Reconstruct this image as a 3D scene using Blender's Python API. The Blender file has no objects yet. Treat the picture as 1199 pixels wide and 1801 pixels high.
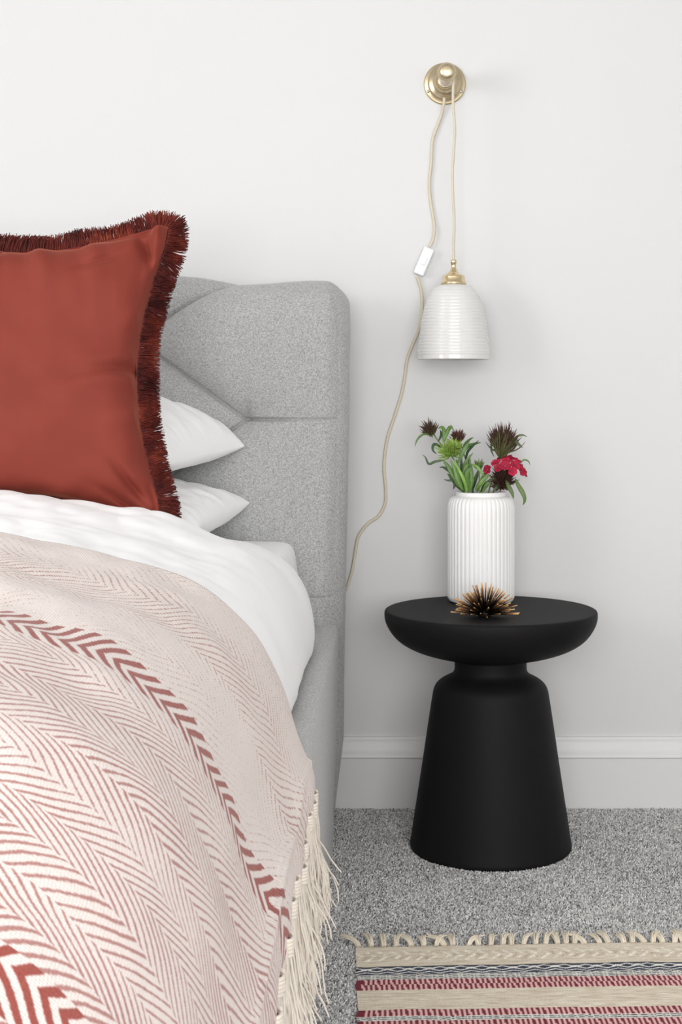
import bpy, bmesh, math, random
import numpy as np
from mathutils import Vector, Matrix, Quaternion

random.seed(7)
RNG = np.random.default_rng(11)
SC = bpy.context.scene
COL = SC.collection

# ------------------------------------------------------------------ camera
F, VX, VY, D, CZ = 2620.0, 690.0, 690.0, 3.43, 0.955      # focal length in pixels, vanishing point, distance to wall, height
cam_data = bpy.data.cameras.new('camera')
cam_data.sensor_fit = 'HORIZONTAL'
cam_data.sensor_width = 36.0
cam_data.lens = F / 1199.0 * 36.0
cam_data.shift_x = (599.5 - VX) / 1199.0
cam_data.shift_y = -(900.5 - VY) / 1199.0
cam_data.clip_start = 0.05
cam_data.dof.use_dof = True
cam_data.dof.focus_distance = 2.9
cam_data.dof.aperture_fstop = 40.0
cam = bpy.data.objects.new('camera', cam_data)
cam.location = (0, -D, CZ)
cam.rotation_euler = (math.pi / 2, 0, 0)
COL.objects.link(cam)
SC.camera = cam

# ------------------------------------------------------------------ world, daylight, added rear fill, exposure
world = bpy.data.worlds.new('overcast_sky')
SC.world = world
world.use_nodes = True
world.node_tree.nodes['Background'].inputs[0].default_value = (0.95, 0.97, 1.0, 1)
world.node_tree.nodes['Background'].inputs[1].default_value = 1.0

def daylight(name, loc, rot, sx, sy, power, color):
    l = bpy.data.lights.new(name, 'AREA')
    l.shape = 'RECTANGLE'; l.size = sx; l.size_y = sy
    l.energy = power; l.color = color
    o = bpy.data.objects.new(name, l)
    o.location = loc; o.rotation_euler = rot
    COL.objects.link(o)
    return o
ROOM = dict(x0=-2.7, x1=2.3, y0=-5.2, z1=2.55)
WIN1 = dict(a0=-3.75, a1=-1.85, z0=0.85, z1=2.30)     # window in the left wall (range along y)
REAR_FILL = dict(a0=-1.3, a1=1.7, z0=0.45, z1=2.25)        # unseen opening added behind the camera for fill light (range along x)
daylight('window_daylight', (ROOM['x0'] - 0.06, (WIN1['a0'] + WIN1['a1']) / 2, (WIN1['z0'] + WIN1['z1']) / 2),
         (0, -math.pi / 2, 0), WIN1['z1'] - WIN1['z0'], WIN1['a1'] - WIN1['a0'], 60, (0.96, 0.98, 1.0))
daylight('rear_fill_light', ((REAR_FILL['a0'] + REAR_FILL['a1']) / 2, ROOM['y0'] - 0.06, (REAR_FILL['z0'] + REAR_FILL['z1']) / 2),
         (math.pi / 2, 0, 0), REAR_FILL['a1'] - REAR_FILL['a0'], REAR_FILL['z1'] - REAR_FILL['z0'], 112, (1.0, 0.992, 0.984))  # added fill from behind the camera, lifts the low and front-facing surfaces

SC.view_settings.view_transform = 'Standard'
SC.view_settings.look = 'None'
SC.view_settings.gamma = 1.0
SC.view_settings.use_curve_mapping = False
SC.view_settings.exposure = 0.39
SC.cycles.use_denoising = True
SC.cycles.max_bounces = 7
SC.cycles.diffuse_bounces = 5
SC.cycles.use_adaptive_sampling = True
SC.cycles.adaptive_threshold = 0.03
SC.cycles.sample_clamp_indirect = 8.0

# ------------------------------------------------------------------ helpers
def W(px, py, d):
    """photograph pixel at distance d from the camera plane -> place in the room"""
    return np.array([(px - VX) / F * d, d - D, CZ - (py - VY) / F * d])

def srgb(r, g, b):
    f = lambda c: (c / 255 / 12.92) if c / 255 <= 0.04045 else ((c / 255 + 0.055) / 1.055) ** 2.4
    return (f(r), f(g), f(b), 1.0)

def smooth01(t):
    t = np.clip(t, 0, 1)
    return t * t * (3 - 2 * t)

_TAB = np.random.default_rng(3).random((256, 256)) * 2 - 1
def vn(x, y, seed=0):
    x = np.asarray(x, float) + seed * 17.31; y = np.asarray(y, float) + seed * 5.77
    xi = np.floor(x).astype(int); yi = np.floor(y).astype(int)
    fx = x - xi; fy = y - yi
    fx = fx * fx * (3 - 2 * fx); fy = fy * fy * (3 - 2 * fy)
    g = lambda i, j: _TAB[i % 256, j % 256]
    return (g(xi, yi) * (1 - fx) + g(xi + 1, yi) * fx) * (1 - fy) + (g(xi, yi + 1) * (1 - fx) + g(xi + 1, yi + 1) * fx) * fy
def fbm(x, y, seed=0, oct=3):
    s = 0; a = 1
    for k in range(oct):
        s = s + a * vn(np.asarray(x) * 2 ** k, np.asarray(y) * 2 ** k, seed + k); a *= 0.5
    return s

def mesh_from(name, verts, faces, mat=None, smooth=True):
    me = bpy.data.meshes.new(name)
    v = np.asarray(verts, np.float32).reshape(-1, 3)
    if isinstance(faces, np.ndarray) and faces.ndim == 2:
        n, k = faces.shape
        me.vertices.add(len(v)); me.vertices.foreach_set('co', v.ravel())
        me.loops.add(n * k); me.loops.foreach_set('vertex_index', faces.astype(np.int32).ravel())
        me.polygons.add(n); me.polygons.foreach_set('loop_start', np.arange(0, n * k, k, dtype=np.int32))
        me.update(calc_edges=True)
    else:
        me.from_pydata([tuple(p) for p in v], [], [tuple(int(i) for i in f) for f in faces])
    if smooth:
        me.polygons.foreach_set('use_smooth', np.ones(len(me.polygons), bool))
    me.validate()
    if mat: me.materials.append(mat)
    return me

def obj(name, me, parent=None):
    o = bpy.data.objects.new(name, me)
    COL.objects.link(o)
    if parent is not None:
        o.parent = parent
    return o

def part(name, verts, faces, mat, parent=None, smooth=True):
    """verts are given in room coordinates; the mesh is stored relative to its parent thing"""
    v = np.asarray(verts, float).reshape(-1, 3)
    p = parent
    while p is not None:
        v = v - np.array(p.location); p = p.parent
    return obj(name, mesh_from(name, v, faces, mat, smooth), parent)

def thing(name, label, cat, loc, group=None):
    o = bpy.data.objects.new(name, None)
    o.empty_display_size = 0.05
    COL.objects.link(o)
    o.location = tuple(float(c) for c in loc)
    tag(o, label, cat, group)
    return o
def tag(o, label=None, cat=None, group=None, kind=None):
    if label: o['label'] = label
    if cat: o['category'] = cat
    if group: o['group'] = group
    if kind: o['kind'] = kind
    return o

def quads(n, m, wrap_n=False, wrap_m=False, base=0, flip=False):
    i = np.arange(n if wrap_n else n - 1); j = np.arange(m if wrap_m else m - 1)
    I, J = np.meshgrid(i, j, indexing='ij')
    a = I * m + J; b = ((I + 1) % n) * m + J; c = ((I + 1) % n) * m + (J + 1) % m; d = I * m + (J + 1) % m
    f = np.stack([a, b, c, d], -1).reshape(-1, 4) + base
    return f[:, ::-1].copy() if flip else f

def lathe(profile, n=64, cx=0, cy=0, mod=None):
    pr = np.array(profile, float)
    th = np.linspace(0, 2 * math.pi, n, endpoint=False)
    r = pr[:, 0][:, None] * np.ones(n)
    if mod is not None: r = mod(r, pr[:, 1][:, None] * np.ones(n), th[None, :])
    v = np.stack([cx + r * np.cos(th), cy + r * np.sin(th), pr[:, 1][:, None] * np.ones(n)], -1)
    return v.reshape(-1, 3), quads(len(pr), n, wrap_m=True, flip=True)

def smooth_curve(pts, n):
    """Catmull-Rom through pts, n samples evenly spaced by arc length"""
    p = np.array(pts, float)
    q = np.vstack([2 * p[0] - p[1], p, 2 * p[-1] - p[-2]])
    out = []
    for i in range(1, len(q) - 2):
        t = np.linspace(0, 1, 16, endpoint=False)[:, None]
        a, b, c, d = q[i - 1], q[i], q[i + 1], q[i + 2]
        out.append(0.5 * ((2 * b) + (-a + c) * t + (2 * a - 5 * b + 4 * c - d) * t ** 2 + (-a + 3 * b - 3 * c + d) * t ** 3))
    o = np.vstack(out + [p[-1:]])
    s = np.concatenate([[0], np.cumsum(np.linalg.norm(np.diff(o, axis=0), axis=1))])
    if n is None: return o, s
    t = np.linspace(0, s[-1], n)
    return np.stack([np.interp(t, s, o[:, k]) for k in range(o.shape[1])], 1)

def tubes(lines, rad, sides=5, caps=True):
    """many round tubes in one vertex list; lines: (k, n, 3); rad: scalar, (n,), or (k, n)"""
    L = np.asarray(lines, float)
    if L.ndim == 2: L = L[None]
    k, n, _ = L.shape
    R = np.broadcast_to(np.asarray(rad, float), (k, n))
    T = np.gradient(L, axis=1)
    T /= np.linalg.norm(T, axis=2, keepdims=True) + 1e-12
    N = np.zeros_like(T)
    ref = np.where(np.abs(T[:, 0, 2:3]) < 0.9, np.array([0, 0, 1.0]), np.array([0, 1.0, 0]))
    cur = np.cross(T[:, 0], ref)
    for i in range(n):
        cur = cur - T[:, i] * (cur * T[:, i]).sum(1, keepdims=True)
        cur = cur / (np.linalg.norm(cur, axis=1, keepdims=True) + 1e-12)
        N[:, i] = cur
    B = np.cross(T, N)
    th = np.linspace(0, 2 * math.pi, sides, endpoint=False)
    V = L[:, :, None, :] + R[:, :, None, None] * (np.cos(th)[:, None] * N[:, :, None, :] + np.sin(th)[:, None] * B[:, :, None, :])
    q = quads(n, sides, wrap_m=True)
    f = (q[None] + (np.arange(k) * n * sides)[:, None, None]).reshape(-1, 4)
    return V.reshape(-1, 3), f

def join(*vf):
    vs, fs, b = [], [], 0
    for v, f in vf:
        v = np.asarray(v, float).reshape(-1, 3)
        vs.append(v)
        fs += [tuple(int(i) + b for i in face) for face in f]
        b += len(v)
    return np.vstack(vs), fs

def box(x0, x1, y0, y1, z0, z1):
    v = [(x, y, z) for x in (x0, x1) for y in (y0, y1) for z in (z0, z1)]
    f = [(0, 1, 3, 2), (4, 6, 7, 5), (0, 4, 5, 1), (2, 3, 7, 6), (0, 2, 6, 4), (1, 5, 7, 3)]
    return np.array(v, float), f

def bevel_box(x0, x1, y0, y1, z0, z1, r=0.004, seg=3):
    bm = bmesh.new()
    bmesh.ops.create_cube(bm, size=1.0)
    for v in bm.verts:
        v.co = Vector(((x0 + x1) / 2 + v.co.x * (x1 - x0), (y0 + y1) / 2 + v.co.y * (y1 - y0), (z0 + z1) / 2 + v.co.z * (z1 - z0)))
    bmesh.ops.bevel(bm, geom=bm.edges[:], offset=r, segments=seg, affect='EDGES', profile=0.5)
    bm.verts.ensure_lookup_table()
    vs = np.array([v.co[:] for v in bm.verts]); fs = [tuple(v.index for v in f.verts) for f in bm.faces]
    bm.free()
    return vs, fs

# ------------------------------------------------------------------ materials
class NT:
    def __init__(self, name):
        self.m = bpy.data.materials.new(name); self.m.use_nodes = True
        self.t = self.m.node_tree; self.n = self.t.nodes
        self.bsdf = self.n['Principled BSDF']
    def link(self, a, b): self.t.links.new(a, b)
    def add(self, kind, **kw):
        nd = self.n.new(kind)
        for k, v in kw.items(): setattr(nd, k, v)
        return nd
    def val(self, sock, v):
        if isinstance(v, bpy.types.NodeSocket): self.link(v, sock)
        else: sock.default_value = v
    def math(self, op, a, b=None, c=None):
        nd = self.add('ShaderNodeMath', operation=op)
        for i, x in enumerate((a, b, c)):
            if x is not None: self.val(nd.inputs[i], x)
        return nd.outputs[0]
    def mix(self, fac, a, b):
        nd = self.add('ShaderNodeMix', data_type='RGBA')
        self.val(nd.inputs[0], fac); self.val(nd.inputs[6], a); self.val(nd.inputs[7], b)
        return nd.outputs[2]
    def coord(self, which='Object', scale=(1, 1, 1)):
        tc = self.add('ShaderNodeTexCoord'); mp = self.add('ShaderNodeMapping')
        mp.inputs['Scale'].default_value = scale
        self.link(tc.outputs[which], mp.inputs[0])
        return mp.outputs[0]
    def noise(self, vec, scale, detail=2, rough=0.5):
        nd = self.add('ShaderNodeTexNoise')
        nd.inputs['Scale'].default_value = scale; nd.inputs['Detail'].default_value = detail; nd.inputs['Roughness'].default_value = rough
        if vec is not None: self.link(vec, nd.inputs['Vector'])
        return nd.outputs['Fac']
    def ramp(self, fac, stops, interp='LINEAR'):
        nd = self.add('ShaderNodeValToRGB'); cr = nd.color_ramp; cr.interpolation = interp
        while len(cr.elements) < len(stops): cr.elements.new(0.5)
        for e, (p, c) in zip(cr.elements, stops):
            e.position = p; e.color = c if hasattr(c, '__len__') else (c, c, c, 1)
        self.val(nd.inputs[0], fac)
        return nd.outputs[0]
    def maprange(self, v, a, b, c, d, smooth=False):
        nd = self.add('ShaderNodeMapRange', interpolation_type='SMOOTHSTEP' if smooth else 'LINEAR')
        for i, x in enumerate((v, a, b, c, d)): self.val(nd.inputs[i], x)
        return nd.outputs[0]
    def bump(self, h, strength, dist=0.001):
        nd = self.add('ShaderNodeBump'); nd.inputs['Strength'].default_value = strength; nd.inputs['Distance'].default_value = dist
        self.link(h, nd.inputs['Height']); self.link(nd.outputs[0], self.bsdf.inputs['Normal'])
    def set(self, **kw):
        for k, v in kw.items(): self.val(self.bsdf.inputs[k.replace('_', ' ')], v)
        return self

def simple(name, color, rough=0.6, metallic=0.0, vary=0.06, vscale=40, bump=0.0, bscale=300, **kw):
    n = NT(name); co = n.coord()
    f = n.noise(co, vscale, 3)
    dark = tuple(c * (1 - vary) for c in color[:3]) + (1,); light = tuple(min(1, c * (1 + vary)) for c in color[:3]) + (1,)
    n.set(Base_Color=n.mix(f, dark, light), Roughness=rough, Metallic=metallic, **kw)
    if bump: n.bump(n.noise(co, bscale, 3), bump)
    return n.m

def fabric(name, light, dark, scale, rough=0.95, bump=0.4, sheen=0.2, lo=0.36, hi=0.64):
    n = NT(name); co = n.coord()
    a = n.noise(n.coord(scale=(1.0, 1.0, 0.35)), scale, 2, 0.7)
    b = n.noise(n.coord(scale=(0.35, 0.35, 1.0)), scale, 2, 0.7)
    s = n.math('MULTIPLY', n.math('ADD', a, b), 0.5)
    n.set(Base_Color=n.ramp(s, [(lo, dark), (hi, light)]), Roughness=rough, Sheen_Weight=sheen, Sheen_Roughness=0.5)
    n.bump(s, bump, 0.0015)
    return n.m

M = {}
M['wall'] = simple('wall_paint', (0.655, 0.653, 0.648, 1), 0.9, vary=0.008, vscale=3, bump=0.04, bscale=120)
M['trim'] = simple('trim_paint', (0.69, 0.68, 0.675, 1), 0.45, vary=0.01, vscale=6, bump=0.02, bscale=90)
M['grey_fabric'] = fabric('grey_tweed', srgb(191, 191, 190), srgb(134, 134, 135), 620, bump=0.2, lo=0.38, hi=0.62)
M['thread'] = simple('grey_thread', srgb(96, 97, 99), 0.9)
M['sheet'] = simple('white_cotton', (0.94, 0.94, 0.94, 1), 0.85, vary=0.01, bump=0.12, bscale=900, Sheen_Weight=0.1)
M['pillow'] = simple('white_pillowcase', (0.94, 0.94, 0.935, 1), 0.85, vary=0.01, bump=0.1, bscale=900)
M['table'] = simple('matt_black_metal', srgb(22, 21, 23), 0.6, vary=0.08, vscale=90, bump=0.05, bscale=700, Specular_IOR_Level=0.14)
M['vase'] = simple('white_ceramic', (0.80, 0.79, 0.78, 1), 0.38, vary=0.008)
M['shade'] = simple('white_glaze', (0.68, 0.67, 0.655, 1), 0.2, vary=0.015, vscale=25, Coat_Weight=0.35, Coat_Roughness=0.12)
M['clay'] = simple('bare_clay_rim', srgb(222, 212, 206), 0.6)
M['brass'] = simple('antique_brass', srgb(206, 190, 158), 0.34, 1.0, vary=0.06, vscale=60)
M['polished_brass'] = simple('polished_brass', srgb(228, 208, 168), 0.22, 1.0, vary=0.04, vscale=60)
M['chrome'] = simple('screw_steel', srgb(220, 218, 210), 0.2, 1.0)
M['porcelain'] = simple('cream_porcelain', srgb(228, 216, 205), 0.3)
M['cord'] = simple('beige_fabric_cord', srgb(206, 196, 176), 0.85, vary=0.2, vscale=700, bump=0.3, bscale=900)
M['plastic'] = simple('white_plastic', (0.80, 0.82, 0.84, 1), 0.35, vary=0.005)
M['tassel'] = simple('cream_cotton_yarn', srgb(226, 217, 204), 0.95, vary=0.12, vscale=250, Sheen_Weight=0.2)
M['rug_yarn'] = simple('beige_rug_yarn', srgb(236, 225, 205), 0.95, vary=0.2, vscale=200)

def velvet():
    n = NT('rust_velvet'); co = n.coord()
    f = n.noise(co, 5, 4, 0.6)
    c = n.mix(f, srgb(110, 45, 36), srgb(130, 55, 43))
    n.set(Base_Color=c, Roughness=0.75, Sheen_Weight=0.45, Sheen_Roughness=0.35, Sheen_Tint=srgb(222, 138, 112), Specular_IOR_Level=0.2)
    n.bump(n.noise(co, 1200, 2), 0.12)
    return n.m
M['velvet'] = velvet()
def fringe_mat():
    n = NT('rust_fringe'); co = n.coord()
    f = n.noise(co, 16, 3, 0.7)
    g = n.noise(co, 500, 1)
    c = n.ramp(n.math('ADD', n.math('MULTIPLY', f, 0.75), n.math('MULTIPLY', g, 0.25)),
               [(0.38, srgb(58, 16, 14)), (0.56, srgb(108, 38, 29)), (0.74, srgb(168, 82, 56))])
    n.set(Base_Color=c, Roughness=0.6, Specular_IOR_Level=0.25)
    return n.m
M['fringe'] = fringe_mat()

def throw_mat():
    n = NT('woven_throw')
    uv = n.add('ShaderNodeUVMap'); sp = n.add('ShaderNodeSeparateXYZ'); n.link(uv.outputs[0], sp.inputs[0])
    u, v = sp.outputs[0], sp.outputs[1]
    met0 = n.add('ShaderNodeCombineXYZ'); n.link(u, met0.inputs[0]); n.link(n.math('MULTIPLY', v, 0.13), met0.inputs[1])
    wob = n.noise(met0.outputs[0], 16, 1)
    u = n.math('ADD', u, n.math('MULTIPLY', n.math('SUBTRACT', wob, 0.5), 0.010))
    # v counts the zigzag columns (a tip at every whole number); u is in metres
    vw = n.math('ADD', v, n.math('MULTIPLY', n.math('SUBTRACT', n.noise(met0.outputs[0], 7, 1), 0.5), 0.5))
    vq = n.math('SNAP', vw, 0.015)
    met = n.add('ShaderNodeCombineXYZ'); n.link(u, met.inputs[0]); n.link(n.math('MULTIPLY', v, 0.13), met.inputs[1])
    co = met.outputs[0]
    pos = n.math('DIVIDE', n.math('ADD', v, 2.5), 8.5)
    st_ = lambda w: (w + 2.5) / 8.5
    amp = n.ramp(pos, [(st_(-2.3), 0.085), (st_(-0.5), 0.08), (st_(0.5), 0.066), (st_(2), 0.056), (st_(3.5), 0.050)])
    m = n.math('MULTIPLY', n.math('MULTIPLY', n.math('PINGPONG', vq, 0.5), 2.0), amp)
    fade = n.ramp(pos, [(st_(w_), c_) for w_, c_ in ((-2.3, -0.02), (-2.0, 0.04), (-1.8, -0.04), (-1.55, 0.16), (-1.0, 0.18), (-0.85, -0.06), (-0.4, -0.08),
                  (-0.2, 0.05), (0.15, 0.14), (0.5, 0.20), (1.0, 0.34), (1.4, 0.25), (2.0, 0.33), (2.5, 0.26), (3.0, 0.32), (4.0, 0.33), (4.4, 0.38), (5.0, 0.45))])
    spk = n.noise(co, 190, 2, 0.7)
    big = n.noise(co, 11, 2)
    duty = n.math('ADD', fade, n.math('MULTIPLY', n.math('SUBTRACT', spk, 0.5), 0.7))
    duty = n.math('ADD', duty, n.math('MULTIPLY', n.math('SUBTRACT', big, 0.5), 0.45))
    half = n.math('MULTIPLY', n.math('GREATER_THAN', n.math('FRACT', vq), 0.5), 0.5)      # the arms are broken, as in herringbone
    s = n.math('ADD', n.math('DIVIDE', n.math('SUBTRACT', u, m), 0.0128), half)
    t = n.math('MULTIPLY', n.math('PINGPONG', s, 0.5), 2.0)
    fine = n.maprange(n.math('SUBTRACT', t, duty), -0.14, 0.14, 0.78, 0.0, True)
    def band(v0, lo, hi, width):
        s2 = n.math('DIVIDE', n.math('SUBTRACT', u, n.math('MULTIPLY', m, 0.75)), 0.0175)
        t2 = n.math('MULTIPLY', n.math('PINGPONG', s2, 0.5), 2.0)
        d2 = n.math('ADD', width, n.math('MULTIPLY', n.math('SUBTRACT', spk, 0.5), 0.4))
        st = n.maprange(n.math('SUBTRACT', t2, d2), -0.1, 0.1, 1.0, 0.0, True)
        inside = n.math('MULTIPLY', n.math('GREATER_THAN', vw, lo), n.math('LESS_THAN', vw, hi))
        return inside, st
    b1, s1 = band(0.0, -0.18, 0.20, 0.50)
    b2, s2 = band(5.0, 4.84, 5.5, 0.52)
    f = n.math('ADD', n.math('MULTIPLY', fine, n.math('SUBTRACT', 1.0, b1)), n.math('MULTIPLY', b1, s1))
    f = n.math('ADD', n.math('MULTIPLY', f, n.math('SUBTRACT', 1.0, b2)), n.math('MULTIPLY', b2, s2))
    cream = n.mix(n.noise(co, 420, 2, 0.7), srgb(206, 192, 185), srgb(232, 222, 217))
    red = n.mix(n.noise(co, 300, 2, 0.7), srgb(112, 42, 36), srgb(172, 84, 70))
    n.set(Base_Color=n.mix(f, cream, red), Roughness=0.95, Sheen_Weight=0.15)
    rows = n.math('PINGPONG', n.math('DIVIDE', u, 0.0026), 0.5)
    cols = n.math('PINGPONG', n.math('DIVIDE', v, 0.03), 0.5)
    h = n.math('ADD', n.math('ADD', rows, cols), n.math('MULTIPLY', spk, 1.2))
    n.bump(h, 0.5, 0.0012)
    return n.m
M['throw'] = throw_mat()

def attr_mat(name, rough, bump=0.0, bscale=800, sheen=0.0):
    n = NT(name); a = n.add('ShaderNodeAttribute', attribute_name='Col')
    co = n.coord(); f = n.noise(co, bscale, 2)
    mul = n.maprange(f, 0.3, 0.7, 0.82, 1.12)
    vm = n.add('ShaderNodeVectorMath', operation='SCALE'); n.link(a.outputs['Color'], vm.inputs[0]); n.link(mul, vm.inputs['Scale'])
    n.set(Base_Color=vm.outputs[0], Roughness=rough, Sheen_Weight=sheen)
    if bump: n.bump(f, bump)
    return n.m
M['carpet_tuft'] = attr_mat('grey_carpet_tuft', 0.95)
M['rug'] = attr_mat('flatweave_rug', 0.95, 0.4, 700)
M['petal'] = attr_mat('petal', 0.75, 0.1, 400)
M['leaf'] = attr_mat('leaf', 0.5, 0.1, 300)
M['spike'] = None

def carpet_base():
    n = NT('grey_carpet'); co = n.coord()
    f = n.noise(co, 330, 3, 0.75)
    n.set(Base_Color=n.ramp(f, [(0.36, srgb(74, 74, 76)), (0.64, srgb(150, 150, 151))]), Roughness=0.97)
    n.bump(f, 0.8, 0.004)
    return n.m
M['carpet'] = carpet_base()

def spike_mat():
    n = NT('gilded_spike'); tc = n.add('ShaderNodeTexCoord'); sp = n.add('ShaderNodeSeparateXYZ'); n.link(tc.outputs['Object'], sp.inputs[0])
    f = n.math('ADD', n.math('DIVIDE', sp.outputs[2], 0.066), n.math('MULTIPLY', n.math('SUBTRACT', n.noise(tc.outputs['Object'], 120, 2), 0.5), 0.25))
    c = n.ramp(f, [(0.58, srgb(34, 26, 21)), (0.80, srgb(140, 100, 60)), (0.97, srgb(226, 184, 128))])
    n.set(Base_Color=c, Roughness=0.38, Metallic=0.85)
    return n.m
M['spike'] = spike_mat()

def set_colors(me, cols):
    a = me.attributes.new('Col', 'FLOAT_COLOR', 'POINT')
    c = np.ones((len(me.vertices), 4), np.float32); c[:, :3] = np.asarray(cols)[:, :3]
    a.data.foreach_set('color', c.ravel())

# ================================================================== the room
X0, X1, Y0, ZC = ROOM['x0'], ROOM['x1'], ROOM['y0'], ROOM['z1']
def struct(name, vf, mat, parent=None, smooth=False):
    o = part(name, vf[0], vf[1], mat, parent, smooth)
    if parent is None: o['kind'] = 'structure'
    return o
struct('wall_back', box(X0 - 0.15, X1 + 0.15, 0, 0.12, -0.02, ZC + 0.1), M['wall'])
struct('wall_right', box(X1, X1 + 0.15, Y0, 0, -0.02, ZC + 0.1), M['wall'])
w = WIN1
struct('wall_left', join(box(X0 - 0.15, X0, Y0, w['a0'], -0.02, ZC + 0.1), box(X0 - 0.15, X0, w['a1'], 0, -0.02, ZC + 0.1),
       box(X0 - 0.15, X0, w['a0'], w['a1'], -0.02, w['z0']), box(X0 - 0.15, X0, w['a0'], w['a1'], w['z1'], ZC + 0.1)), M['wall'])
w2 = REAR_FILL  # opening cut for the added rear fill
struct('wall_front', join(box(X0, w2['a0'], Y0 - 0.15, Y0, -0.02, ZC + 0.1), box(w2['a1'], X1, Y0 - 0.15, Y0, -0.02, ZC + 0.1),
       box(w2['a0'], w2['a1'], Y0 - 0.15, Y0, -0.02, w2['z0']), box(w2['a0'], w2['a1'], Y0 - 0.15, Y0, w2['z1'], ZC + 0.1)), M['wall'])
struct('ceiling', box(X0, X1, Y0, 0, ZC, ZC + 0.1), M['wall'])
def win_frame(n, a0, a1, z0, z1, along, at):
    bars = [(a0, a0 + 0.06, z0, z1), (a1 - 0.06, a1, z0, z1), (a0, a1, z0, z0 + 0.06), (a0, a1, z1 - 0.06, z1)]
    ps = []
    for b in bars:
        ps.append(box(at - 0.03, at + 0.03, b[0], b[1], b[2], b[3]) if along == 'y' else box(b[0], b[1], at - 0.03, at + 0.03, b[2], b[3]))
    o = struct('window_%d' % n, join(*ps), M['trim'])
    s = box(at - 0.02, at + 0.16, a0 - 0.05, a1 + 0.05, z0 - 0.03, z0) if along == 'y' else box(a0 - 0.05, a1 + 0.05, at - 0.02, at + 0.16, z0 - 0.03, z0)
    part('window_sill', s[0], s[1], M['trim'], o, False)
win_frame(1, w['a0'], w['a1'], w['z0'], w['z1'], 'y', X0 - 0.02)
win_frame(2, w2['a0'], w2['a1'], w2['z0'], w2['z1'], 'x', Y0 - 0.02)  # frame and sill around the added fill opening, out of view

# floor with carpet pile where the photograph shows it
floor = struct('floor', box(X0, X1, Y0, 0, -0.05, 0.0), M['carpet'])
def carpet_pile():
    sp = 0.0029
    xs = np.arange(-0.22, 0.86, sp); ys = np.arange(-1.28, -0.019, sp)
    X, Y = np.meshgrid(xs, ys); X = X.ravel() + RNG.uniform(-1, 1, X.size) * 0.0018; Y = Y.ravel() + RNG.uniform(-1, 1, Y.size) * 0.0018
    keep = ~((X > -0.045) & (Y < -0.885)) & (X > -0.16)          # none under the rug or the bed
    X, Y = X[keep], Y[keep]
    n = X.size
    lean = RNG.normal(0, 0.0018, (n, 2)); h = RNG.uniform(0.0010, 0.0042, n) + 0.0007 * fbm(X * 12, Y * 12, 4)
    r = RNG.uniform(0.0014, 0.0024, n); ph = RNG.uniform(0, 6.28, n)
    base = [np.stack([X + r * np.cos(ph + k * 2.094), Y + r * np.sin(ph + k * 2.094), np.full(n, -0.001)], 1) for k in range(3)]
    top = [np.stack([X + lean[:, 0] + r * 0.6 * np.cos(ph + k * 2.094), Y + lean[:, 1] + r * 0.6 * np.sin(ph + k * 2.094), h], 1) for k in range(3)]
    V = np.stack(base + top, 1).reshape(-1, 3)
    q = np.array([[0, 1, 4, 3], [1, 2, 5, 4], [2, 0, 3, 5]])
    off = (np.arange(n) * 6)[:, None, None]
    fs = (q[None] + off).reshape(-1, 4)
    tri = (np.array([[3, 4, 5, 5]])[None] + off).reshape(-1, 4)
    me = bpy.data.meshes.new('carpet_pile')
    me.vertices.add(len(V)); me.vertices.foreach_set('co', V.astype(np.float32).ravel())
    loops = np.concatenate([fs.ravel(), tri[:, :3].ravel()]).astype(np.int32)
    me.loops.add(len(loops)); me.loops.foreach_set('vertex_index', loops)
    st = np.concatenate([np.arange(0, len(fs) * 4, 4), len(fs) * 4 + np.arange(0, len(tri) * 3, 3)]).astype(np.int32)
    me.polygons.add(len(st)); me.polygons.foreach_set('loop_start', st)
    me.update(calc_edges=True)
    g = np.clip(0.62 + 0.24 * RNG.standard_normal(n) + 0.03 * fbm(X * 6, Y * 6, 2), 0.12, 0.95)
    c = np.stack([g, g * 0.985, g * 0.97], 1)
    set_colors(me, np.repeat(c, 6, axis=0))
    me.materials.append(M['carpet_tuft'])
    o = obj('carpet_pile', me, floor); o['kind'] = 'stuff'
carpet_pile()

# skirting board
sk = [(0.0, 0.1635), (-0.005, 0.1635), (-0.0075, 0.1625), (-0.0085, 0.160), (-0.0085, 0.1565), (-0.0105, 0.1545), (-0.0125, 0.151), (-0.0135, 0.145),
      (-0.0145, 0.138), (-0.017, 0.131), (-0.0205, 0.126), (-0.0225, 0.1225), (-0.0225, 0.1185), (-0.0205, 0.117), (-0.0178, 0.116), (-0.0178, 0.0)]
sk = np.array(sk)
xs = np.array([X0, -0.5, 0.5, X1])
v = np.stack([np.stack([np.full(len(sk), x), sk[:, 0], sk[:, 1]], 1) for x in xs])
o = part('baseboard_back', v.reshape(-1, 3), quads(len(xs), len(sk)), M['trim'], None, True)
o['kind'] = 'structure'
me = o.data
bv = o.modifiers.new('edges', 'EDGE_SPLIT'); bv.split_angle = math.radians(35)

# ================================================================== the bed
BXR, BXC = -0.095, -0.78                     # right edge of the headboard, middle of the bed
BXL = 2 * BXC - BXR
bed = thing('upholstered_bed', 'grey tweed upholstered bed with buttoned, rolled-back headboard', 'bed', (BXC, -1.2, 0))

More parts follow.
